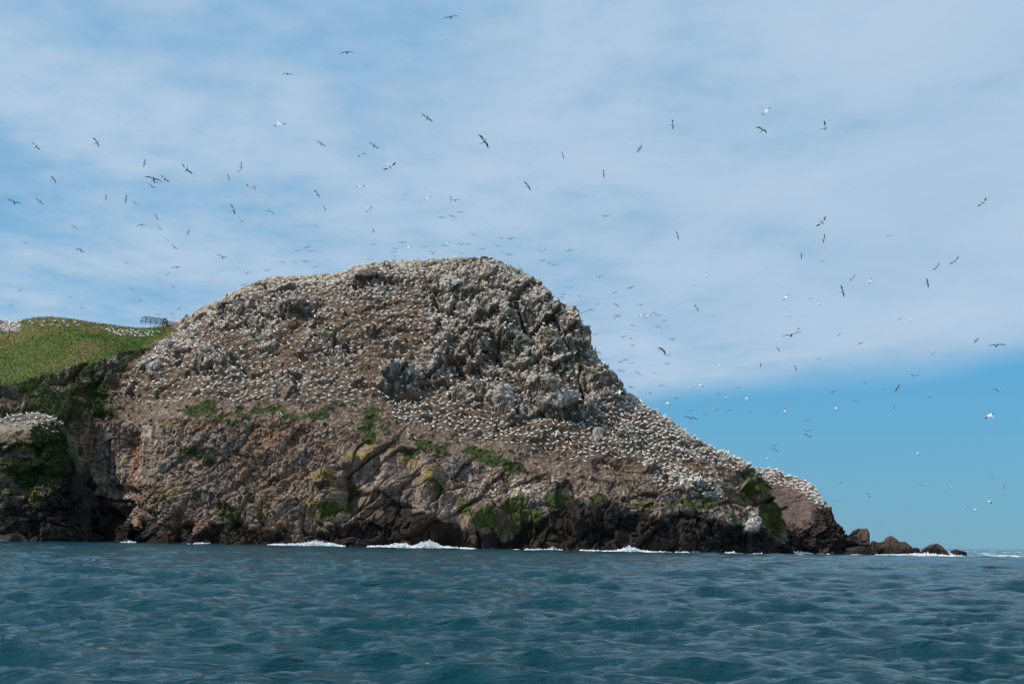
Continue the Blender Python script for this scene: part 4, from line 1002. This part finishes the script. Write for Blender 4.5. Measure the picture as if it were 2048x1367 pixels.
# gannets in the air: (zoom origin, scale) then wing tip, body, wing tip, and how the bird is heading
# r/l = heading right/left in view, t = towards the boat, a = away; w = banked so that the white back shows
FLY = {
 (0, 250, 3.938): "253,133,282,163,316,195,l 726,98,757,135,775,177,r 1140,265,1133,297,1127,333,r 1428,301,1470,345,1519,385,l 1898,286,1897,318,1893,345,r 1909,330,1888,350,1868,369,r 395,405,415,423,437,460,r 1135,413,1211,428,1284,457,t 1262,391,1297,420,1338,449,l 1187,443,1217,453,1257,459,t 1167,457,1190,477,1224,494,l 56,588,112,612,173,627,t 277,575,315,597,344,626,l 836,545,832,571,828,594,r 993,549,989,581,981,617,r 1037,597,1065,613,1095,634,a 1786,388,1795,408,1805,439,r 1935,464,1972,482,1990,487,l 1995,475,2000,490,2008,516,r 1813,624,1832,665,1848,709,r 1881,722,1896,745,1916,768,l 1215,701,1229,725,1243,752,r 1074,798,1115,788,1157,791,t 1234,780,1248,806,1277,821,l 1491,820,1480,841,1471,866,r 553,781,584,801,616,823,a 175,912,205,930,229,947,a 396,938,378,946,363,962,a 596,967,635,983,665,1003,l 935,966,945,970,956,979,a 1284,871,1308,896,1334,920,a 1347,934,1370,958,1400,977,l 985,1085,1001,1079,1020,1074,w 1704,1020,1752,1044,1796,1052,t 1899,1090,1891,1110,1883,1130,w 1922,1148,1938,1153,1957,1156,w 1928,1175,1947,1168,1969,1169,t 1345,1131,1390,1122,1435,1124,t 1338,1160,1318,1180,1293,1177,t 1342,1243,1358,1260,1376,1278,l 1004,1282,1035,1289,1067,1299,a 800,1265,815,1263,830,1261,w 484,1180,494,1179,504,1184,w 134,1305,155,1298,172,1296,w 530,1360,555,1356,578,1357,a",
 (0, 560, 3.938): "62,200,85,200,115,201,a 625,220,645,220,665,220,t 1090,155,1105,161,1125,160,t 1390,233,1408,225,1420,212,r 1220,270,1245,272,1277,271,t 1340,265,1358,267,1370,266,t 1890,45,1925,42,1950,22,t",
 (500, 0, 3.938): "1522,154,1581,139,1642,129,t 705,430,764,416,829,423,t 249,588,296,586,345,595,t",
 (500, 200, 3.938): "181,201,228,185,288,178,r 523,316,560,342,598,366,l 1348,103,1396,136,1441,171,l 1797,273,1838,325,1879,385,r 933,328,975,356,1016,385,l 848,448,873,415,912,417,r 1046,547,1095,515,1152,485,r 501,706,523,738,547,770,r 831,687,862,690,908,672,l 1190,753,1220,741,1252,735,a 1370,790,1396,774,1426,761,l 1578,751,1578,777,1580,802,r 1595,788,1616,792,1656,785,t 110,874,148,874,170,880,l 152,846,168,873,187,898,l 572,832,585,855,598,878,r 963,835,930,858,908,883,r 1470,928,1508,927,1547,927,t 1558,909,1594,917,1631,924,t 1624,884,1655,886,1687,889,t 508,985,518,992,533,1000,a 969,1012,968,1030,969,1047,r 417,1177,451,1162,486,1152,t 346,1185,372,1186,400,1182,t 453,1191,482,1191,513,1190,t 945,1147,972,1137,1001,1134,t 1160,1122,1200,1124,1238,1117,t 1115,1165,1140,1175,1173,1172,t 1103,1200,1130,1196,1162,1199,t 1120,1228,1142,1230,1165,1234,t 1227,1168,1250,1156,1281,1156,r 1342,1148,1370,1162,1393,1150,t 1402,1187,1440,1210,1475,1190,t 1575,1112,1553,1132,1533,1137,r 1500,1150,1530,1148,1560,1150,t 1630,1132,1662,1142,1696,1128,t 1690,1143,1716,1137,1747,1130,t 1728,1046,1760,1063,1786,1063,t 1800,1175,1832,1172,1863,1172,t 1918,1147,1947,1152,1978,1150,t 1957,1086,1980,1090,2000,1088,t 915,1248,940,1254,970,1260,t 226,1272,258,1278,285,1290,t 322,1272,350,1277,380,1283,t 400,1271,437,1273,474,1272,t 487,1320,517,1317,546,1320,t 100,1332,128,1345,163,1336,t 1647,1200,1662,1208,1683,1220,t",
 (1000, 200, 3.938): "1353,149,1356,194,1360,237,r 484,406,492,437,502,467,r 812,546,813,581,815,618,r 1117,351,1097,384,1073,417,r 186,642,214,676,239,716,r 794,915,832,917,871,914,t 1386,1034,1395,1067,1405,1102,r 47,1101,85,1092,120,1088,t 118,1162,147,1152,175,1137,t 280,1195,312,1178,340,1161,t 320,1200,335,1172,365,1178,r 516,1192,549,1185,580,1180,t 300,1272,333,1266,368,1258,t 358,1285,388,1287,419,1272,t 397,1302,427,1296,460,1293,a 0,1188,15,1195,28,1205,t 38,1218,60,1216,80,1222,t 55,1212,82,1222,112,1211,t",
 (1500, 180, 3.7245): "158,130,122,158,88,190,l 38,277,92,300,127,326,r 553,226,548,282,560,300,r 1764,796,1728,832,1694,864,r 566,935,530,978,490,1014,r 554,1071,547,1110,541,1140,r 384,1214,378,1228,382,1261,r 512,1287,540,1274,567,1259,a 1068,1086,1024,1086,996,1117,a 1411,1280,1388,1312,1361,1340,r 1556,1235,1522,1266,1487,1295,r",
 (1050, 500, 3.938): "557,205,588,213,621,198,t 321,292,351,292,380,293,r 275,349,302,346,328,354,t 402,357,427,364,455,358,t 258,368,290,372,314,386,t 550,435,573,422,598,430,a 795,307,833,298,872,285,t 673,348,704,335,736,323,a 695,416,717,428,740,446,w 877,432,910,431,943,431,t 450,485,480,484,505,478,t 487,475,515,472,552,486,t 435,495,450,495,467,492,t 690,513,730,518,757,503,t 683,524,712,537,740,520,t 720,525,745,520,770,527,t 893,521,915,512,943,502,r 950,534,970,520,998,503,r 1000,497,1018,493,1040,497,t 1015,519,1048,516,1083,514,t 1073,571,1095,551,1119,570,t 818,593,845,594,873,604,t 1017,600,1048,606,1074,622,t 740,683,778,685,815,675,t 815,685,830,692,847,705,w 1130,709,1160,702,1194,698,t 822,746,848,755,875,738,t 1033,777,1068,778,1107,832,r 1115,836,1127,830,1149,820,t 725,890,756,880,787,872,t 768,860,795,864,825,870,t 830,897,845,888,857,885,t 725,945,760,950,795,953,t 848,958,885,961,913,992,t 1092,893,1122,897,1148,884,t 1000,962,1012,967,1022,974,l 1337,242,1338,259,1342,276,w 1423,178,1427,196,1430,213,w 1331,428,1350,458,1366,487,r 1510,900,1530,908,1550,917,w 1857,882,1853,902,1849,922,w 1975,765,1993,777,2001,802,r 560,805,582,803,604,823,t 490,668,505,670,520,665,t 530,668,552,662,575,655,w 805,1080,832,1079,864,1090,t 1045,1068,1072,1068,1095,1065,t 966,1128,988,1127,1007,1128,t 1097,1187,1120,1205,1143,1227,w 1165,1168,1190,1167,1218,1166,t 1278,1072,1288,1082,1295,1093,w 1354,1050,1380,1061,1409,1077,w 1523,1115,1527,1125,1533,1137,w 1580,1133,1582,1155,1586,1177,r 1660,1085,1680,1082,1700,1086,t 1720,1158,1745,1168,1770,1185,w 1268,1277,1303,1268,1338,1258,t 1246,1322,1305,1322,1365,1338,t 1403,1290,1417,1290,1432,1293,t 1483,1275,1508,1257,1535,1260,t 1590,1272,1608,1256,1630,1257,a 1757,1268,1770,1268,1783,1268,t 752,1064,747,1118,760,1126,l",
 (1528, 500, 3.938): "717,190,695,215,674,240,r 845,218,835,245,826,270,w 602,277,613,322,630,373,r 1279,224,1281,252,1293,301,r 192,351,172,373,145,396,w 350,377,370,384,395,380,t 431,401,431,419,431,436,w 198,482,200,504,199,526,w 255,625,266,619,283,608,w 133,689,215,671,300,648,t 1105,512,1073,540,1041,562,a 1140,536,1148,549,1156,564,w 620,647,590,665,562,683,a 784,721,760,733,737,745,w 1688,686,1668,708,1648,732,w 1763,762,1833,750,1910,755,t 1362,793,1333,811,1306,831,a 413,858,430,859,445,859,t 236,907,246,928,255,948,w 1140,977,1182,991,1222,983,t 773,1034,805,1052,838,1036,t 928,1101,942,1094,958,1086,t 1065,1053,1045,1080,1027,1112,w 511,1141,540,1115,567,1112,t 688,1199,722,1191,753,1204,t 557,1220,568,1243,581,1267,w 1022,1219,1018,1234,1014,1249,w 1280,1160,1308,1159,1337,1160,t 1796,1097,1845,1106,1883,1078,t 1822,1285,1783,1305,1743,1335,w 168,1245,166,1268,158,1288,w 115,1287,135,1295,150,1302,t 312,1355,330,1339,357,1350,t",
 (1528, 800, 3.938): "312,235,342,242,373,237,t 313,264,345,282,373,295,r 52,352,90,364,123,349,t 40,380,75,384,113,413,t 0,455,25,457,48,459,w 1195,400,1208,416,1221,434,w 815,725,823,746,832,768,w 585,655,602,648,622,639,t 668,664,685,660,703,655,w 555,786,580,800,610,800,t 1222,668,1243,673,1265,668,t 1457,694,1472,680,1490,687,w 1780,613,1797,609,1803,596,t 1895,654,1895,675,1897,694,w 1746,803,1772,795,1797,816,w 1552,853,1568,859,1587,864,w 1650,854,1663,860,1667,875,w 907,982,920,989,942,990,t 1115,855,1122,854,1130,855,t",
}
ZONES = [  # (u0, v0, u1, v1, where)
 (0, 0, 240, 345, 'high at the far left'), (240, 0, 420, 345, 'at the upper left'), (0, 345, 240, 420, 'in the left sky'), (240, 345, 420, 372, 'in a knot high over the hut'), (240, 372, 420, 480, 'in the sky above the hut'), (0, 420, 240, 545, 'over the grassy hill'), (240, 480, 420, 575, 'between the hut and clouds'), (0, 545, 420, 700, 'low over hill and hut'),
 (420, 0, 700, 300, 'high left of the summit'), (420, 300, 540, 480, 'left of the summit'), (540, 300, 700, 480, 'in the blue gap left of the summit'), (420, 480, 700, 650, 'just above the left shoulder of the island'),
 (700, 0, 1130, 300, 'high above the summit'), (700, 300, 820, 480, 'above the left summit'), (820, 300, 1130, 476, 'above the middle of the summit'), (700, 476, 850, 540, 'skimming the summit at its left'), (850, 476, 970, 540, 'skimming the middle of the summit'), (970, 476, 1130, 545, 'skimming the summit at its right'),
 (1050, 545, 1180, 680, 'close to the steep crag edge'), (1130, 0, 1450, 545, 'in the pale sky right of the summit'), (1180, 545, 1450, 620, 'beside the top of the crag'), (1180, 620, 1270, 665, 'right of the crag'), (1270, 620, 1450, 665, 'farther out from the crag'), (1180, 665, 1450, 705, 'halfway down beside the crag'), (1180, 705, 1290, 765, 'near the steep slope'), (1290, 705, 1450, 765, 'out from the steep slope'), (1180, 765, 1450, 812, 'above the dense right slope'), (1180, 812, 1450, 900, 'low above the dense right slope'),
 (1450, 0, 1760, 480, 'high at the upper right'), (1760, 0, 2048, 480, 'at the far upper right'), (1450, 480, 1700, 560, 'in the right clouds'), (1700, 480, 2048, 600, 'in the far right clouds'), (1450, 560, 1700, 640, 'under the right clouds'), (1450, 640, 1600, 750, 'near the cloud edge'), (1600, 600, 1800, 720, 'in the grey cloud band'), (1800, 600, 2048, 720, 'at the far right cloud edge'), (1600, 720, 1720, 800, 'just below the cloud edge'), (1720, 720, 2048, 800, 'below the cloud edge at far right'),
 (1450, 750, 1600, 850, 'in the blue beyond the slope'), (1600, 800, 2048, 900, 'in clear blue sky at the right'), (1450, 850, 1600, 930, 'just off the lower right slope'), (1450, 930, 1750, 1100, 'beside the promontory'), (1750, 900, 1900, 1100, 'over the sea rocks'), (1900, 900, 2048, 1100, 'low at the far right'),
]
ORD = ['first', 'second', 'third', 'fourth', 'fifth', 'sixth', 'seventh', 'eighth', 'ninth', 'tenth', 'eleventh', 'twelfth', 'thirteenth', 'fourteenth', 'fifteenth', 'sixteenth', 'seventeenth', 'eighteenth']
BODY = [(-0.46, 0.0, 0.012, 0.008, 0), (-0.34, 0.0, 0.045, 0.025, 0), (-0.20, 0, 0.075, 0.065, 0), (0.0, 0, 0.095, 0.095, 0), (0.16, 0, 0.075, 0.08, 0), (0.27, 0.01, 0.05, 0.05, 0), (0.36, 0.015, 0.048, 0.048, 2), (0.42, 0.012, 0.03, 0.03, 2), (0.52, 0.0, 0.006, 0.006, 3)]
BV0, BF0, BMI0 = ring_body(BODY, 6)
def flying(b, code, u, v, force=0):
    k = 1.0
    t1, bo, t2 = np.array(b[0:2]), np.array(b[2:4]), np.array(b[4:6])
    l1, l2 = np.linalg.norm(t1 - bo), np.linalg.norm(t2 - bo)
    span = l1 + l2
    L = 0.88
    Y = np.clip(FPX * L / max(l1, l2) * 0.97, 95.0, 330.0 if v < 640 else 300.0)
    if code == 'w' : Y = np.clip(FPX * L / max(l1, l2) * 0.80, 110, 330)
    mpp = Y / FPX
    B = P(bo[0], bo[1], Y)
    tips = []
    for t, l in ((t1, l1), (t2, l2)):
        d2 = (t - bo) * mpp
        w = RIGHT * d2[0] - UP * d2[1]
        rem = max(L * L - (d2 ** 2).sum(), 0.0) ** 0.5
        tips.append((w, rem))
    sgn = -1 if code in 'ta' else (force if force else rng.choice((-1, 1)))
    view = (B - CAM) / np.linalg.norm(B - CAM)
    W = [w + view * rem * (sgn * (1 if i == 0 else -1) if code not in 'ta' else 0.5) for i, (w, rem) in enumerate(tips)]
    axis = W[1] - W[0]; axis /= np.linalg.norm(axis)
    f = {'r': RIGHT * 1.0 - UP * 0.05 + view * 0.15, 'l': -RIGHT * 0.75 + UP * 0.05 + view * 0.65, 't': -view + RIGHT * rng.normal(0, .25) + np.array((0, 0, .40)), 'a': view + RIGHT * rng.normal(0, .25) + np.array((0, 0, -0.30)), 'w': (RIGHT * (1 if rng.rand() < .7 else -1)) * 0.9}[code]
    f = f - axis * (f @ axis) ; f /= np.linalg.norm(f)
    up = np.cross(f, axis)
    # which wing is the left one: choose so that the back points to the sky (or to the boat when banked)
    want = -view if code == 'w' else np.array((0, 0, 1.0)) + view * 1.2
    left = -axis if up @ want > 0 else axis
    if up @ want < 0: up = -up
    side = np.cross(up, f)
    V = B + BV0[:, 0:1] * f + BV0[:, 1:2] * side + BV0[:, 2:3] * up
    V = [V]; T, MI = [], []
    for q, mi in zip(BF0, BMI0):
        T += [(q[0], q[1], q[2]), (q[0], q[2], q[3])]; MI += [mi, mi]
    off = len(BV0)
    ST = [(0.03, 0.23, 0.05, 0), (0.30, 0.20, 0.045, 0), (0.44, 0.19, 0.04, 0), (0.62, 0.165, 0.03, 1), (0.84, 0.11, 0.02, 1), (1.0, 0.03, 0.01, 1)]
    for w in W:
        ln = np.linalg.norm(w); wd = w / ln
        nrmw = np.cross(wd, f); nrmw /= np.linalg.norm(nrmw)
        if nrmw @ up < 0: nrmw = -nrmw
        pts = []
        for (t, ch, th, mi) in ST:
            bow = math.sin(math.pi * min(t, 1)) * 0.05
            fw = 0.06 + 0.10 * math.sin(math.pi * min(1, t * 0.9)) - 0.10 * t * t
            c = B + w * t + nrmw * (bow + 0.03) + f * fw
            pts += [c + f * ch * 0.45, c + nrmw * th * 0.5 + f * ch * .12, c - f * ch * 0.55, c - nrmw * th * 0.35 + f * ch * .12]
        V.append(np.array(pts))
        n = len(ST)
        for s in range(n - 1):
            for i in range(4):
                j = (i + 1) % 4
                a, b_, c_, d_ = off + s * 4 + i, off + s * 4 + j, off + (s + 1) * 4 + j, off + (s + 1) * 4 + i
                m_ = 1 if ST[s + 1][3] else 0
                if i in (1, 2) and s == 1: m_ = 0
                T += [(a, b_, c_), (a, c_, d_)]; MI += [m_, m_]
        off += n * 4
    V = np.concatenate(V)
    return B, V - B, np.array(T), MI, Y, float(up @ view)
todo = []
for (x0, y0, sc), txt in FLY.items():
    for it in txt.split():
        a = it.split(',')
        nums = [float(q) for q in a[:6]]
        b = [x0 + q / sc if i % 2 == 0 else y0 + q / sc for i, q in enumerate(nums)]
        todo.append((b, a[6]))
zone_of = {}
for i, (b, c) in enumerate(todo):
    for zi, (a0, c0, a1, c1, ph) in enumerate(ZONES):
        if a0 <= b[2] < a1 and c0 <= b[3] < c1: zone_of.setdefault(zi, []).append(i); break
    else: zone_of.setdefault(-1, []).append(i)
label_of = {}
for zi, idx in zone_of.items():
    idx.sort(key=lambda i: todo[i][0][2])
    ph = ZONES[zi][4] if zi >= 0 else 'elsewhere in front of the island'
    for r_, i in enumerate(idx):
        if len(idx) == 1: s = 'the only gannet flying %s' % ph
        elif r_ == 0: s = 'leftmost gannet of those flying %s' % ph
        elif r_ == len(idx) - 1: s = 'rightmost gannet of those flying %s' % ph
        else: s = '%s gannet from the left of those flying %s' % (ORD[r_], ph)
        label_of[i] = s
for i, (b, c) in enumerate(todo):
    best = None
    for fs in ((0,) if c in 'taw' else (-1, 1)):      # lean so that the underside shows, as for birds overhead
        r_ = flying(b, c, b[2], b[3], fs)
        if best is None or r_[5] > best[5]: best = r_
    B, V, T, MI, Y, _ = best
    o = mesh_obj('gannet', V, T, BIRD_MATS, smooth=False, mat_idx=MI)
    o.location = B
    lab = label_of[i] + (', white back showing' if c == 'w' and len(label_of[i].split()) < 13 else '')
    tag(o, lab, 'gannet', 'gannets in flight')
print('flyers', len(todo), {ZONES[z][4] if z >= 0 else z: len(v) for z, v in zone_of.items()})

# ================================================================== bird observers' hut with a netted hoop tunnel
GALV = plain('pale_corrugated_sheet', (0.50, 0.52, 0.54), 0.5, 0.1)
TIMBER = plain('grey_board', (0.26, 0.23, 0.17), 0.8, 0.2)
DARK = plain('dark_opening', (0.02, 0.02, 0.022), 0.9, 0.1)
POLE = plain('dark_steel_pole', (0.035, 0.05, 0.055), 0.6, 0.1)
def tube(pts, r, k=6):
    pts = np.array(pts, float); V = []; F = []
    for i, q in enumerate(pts):
        d = pts[min(i + 1, len(pts) - 1)] - pts[max(i - 1, 0)]; d /= np.linalg.norm(d)
        a = np.cross(d, (0.31, 0.17, 0.93)); a /= np.linalg.norm(a); b = np.cross(d, a)
        for j in range(k):
            t = 2 * math.pi * j / k; V.append(q + r * (a * math.cos(t) + b * math.sin(t)))
    for i in range(len(pts) - 1):
        for j in range(k):
            j2 = (j + 1) % k; F.append((i * k + j, i * k + j2, (i + 1) * k + j2, (i + 1) * k + j))
    return V, F
def join(parts):
    V, F = [], []
    for v, f in parts:
        o = len(V); V += list(v); F += [tuple(i + o for i in q) for q in f]
    return np.array(V), np.array(F)
def box(c, hx, hy, hz):
    V = [np.array(c) + (sx * hx, sy * hy, sz * hz) for sx in (-1, 1) for sy in (-1, 1) for sz in (-1, 1)]
    F = [(0, 1, 3, 2), (4, 6, 7, 5), (0, 4, 5, 1), (2, 3, 7, 6), (0, 2, 6, 4), (1, 5, 7, 3)]
    return V, F
def empty(name, loc, rz, label, cat):
    o = bpy.data.objects.new(name, None); C.objects.link(o)
    o.location = loc; o.rotation_euler = (0, 0, rz); tag(o, label, cat); return o
kk = np.where(np.abs(gu - 335) < 2.5)[0]; kk = kk[np.argmin(proj(p[kk])[1])]
base = p[kk] + np.array((0, -0.6, -0.22))
print('hut ground', proj(base))
HW, HH, HL = 1.40, 1.62, 4.6
axis_a = math.radians(40)
def arch(w, h, n=14, x=0.0, a0=0.0, a1=math.pi):
    return [np.array((x, w * math.cos(a0 + (a1 - a0) * i / n), h * math.sin(a0 + (a1 - a0) * i / n))) for i in range(n + 1)]
hut = empty('observation_hut', base, axis_a, 'small round-roofed hut on the skyline between grassy hill and rock', 'hut')
V, F = [], []
NS = 24
for x in (-0.12, HL):
    for q in arch(HW, HH, NS, x): V.append(q)
    for q in arch(HW - 0.06, HH - 0.06, NS, x): V.append(q)
s = NS + 1
for i in range(NS):
    F += [(i, i + 1, 2 * s + i + 1, 2 * s + i), (s + i, 3 * s + i, 3 * s + i + 1, s + i + 1), (i, s + i, s + i + 1, i + 1), (2 * s + i, 2 * s + i + 1, 3 * s + i + 1, 3 * s + i)]
mesh_obj('roof', V, F, (GALV,), hut)
rim = [tube(arch(HW + 0.01, HH + 0.01, NS, -0.10), 0.07)]
mesh_obj('arch_frame', *join(rim), (POLE,), hut)
def endwall(x):
    a = arch(HW - 0.07, HH - 0.07, NS, x); b = arch(HW - 0.07, HH - 0.07, NS, x + 0.06)
    V = a + b + [np.array((x, 0, 0)), np.array((x + .06, 0, 0))]
    c0, c1 = 2 * s, 2 * s + 1
    F = [(c0, i + 1, i, i) for i in range(NS)] + [(c1, s + i, s + i + 1, s + i + 1) for i in range(NS)] + [(i, i + 1, s + i + 1, s + i) for i in range(NS)]
    T = []
    for q in F:
        T.append((q[0], q[1], q[2]))
        if q[2] != q[3]: T.append((q[0], q[2], q[3]))
    return np.array(V), np.array(T)
mesh_obj('end_wall', *endwall(0.0), (TIMBER,), hut)
mesh_obj('end_wall', *endwall(HL - 0.1), (TIMBER,), hut)
mesh_obj('window', *join([box((-0.02, 0.40, 0.60), 0.03, 0.42, 0.16)]), (DARK,), hut)
mesh_obj('door', *join([box((-0.02, -0.70, 0.48), 0.03, 0.22, 0.48)]), (DARK,), hut)
tun = empty('hoop_tunnel', base + np.array((-0.25 * math.cos(axis_a), -0.25 * math.sin(axis_a), 0)), axis_a, 'netted tunnel of dark hoops running left from the round-roofed hut', 'net tunnel')
TL = 4.7
for k in range(5):
    x = -0.2 - TL * k / 4
    hh = HH * (0.98 if k < 4 else 0.86)
    mesh_obj('hoop', *join([tube(arch(HW * 0.97, hh, 16, x), 0.045)]), (POLE,), tun)
for y, z in ((HW * 0.93, 0.62), (-HW * 0.93, 0.62)):
    mesh_obj('rail', *join([tube([(-0.2, y, z), (-0.2 - TL, y, z)], 0.04)]), (POLE,), tun)
mesh_obj('rail', *join([tube([(-0.2 - TL * k / 8, 0, HH * (0.97 - 0.08 * (k % 2)) * (1 if k < 7 else 0.9)) for k in range(9)], 0.03)]), (POLE,), tun)
mesh_obj('end_brace', *join([tube([(-0.2 - TL, -HW * .9, 0.62), (-0.2 - TL, HW * .9, 0.62)], 0.035), tube([(-0.2 - TL, 0.3, 0), (-0.2 - TL, 0.3, HH * .8)], 0.035)]), (POLE,), tun)
wires = []
for k in range(1, 44):
    x = -0.2 - TL * k / 44
    sag = 0.94 + 0.05 * abs(math.cos(math.pi * k / 44 * 4))
    wires.append(tube(arch(HW * 0.95 * sag, HH * 0.96 * sag, 10, x), 0.009, 3))
for a in np.linspace(0.10, math.pi - 0.10, 18):
    wires.append(tube([(-0.2 - TL * k / 16, HW * .95 * math.cos(a) * (0.94 + 0.05 * abs(math.cos(math.pi * k / 4))), HH * .96 * math.sin(a) * (0.94 + 0.05 * abs(math.cos(math.pi * k / 4)))) for k in range(17)], 0.009, 3))
mesh_obj('net', *join(wires), (POLE,), tun)
o = bpy.data.objects.new('gannet', POSE_MESH[1]); C.objects.link(o)
o.location = base + np.array((math.cos(axis_a) * 0.9, math.sin(axis_a) * 0.9, HH - 0.02)); o.rotation_euler = (0, 0, 0.4)
tag(o, 'white gannet standing on top of the round-roofed hut', 'gannet', 'gannets standing away from the colony')
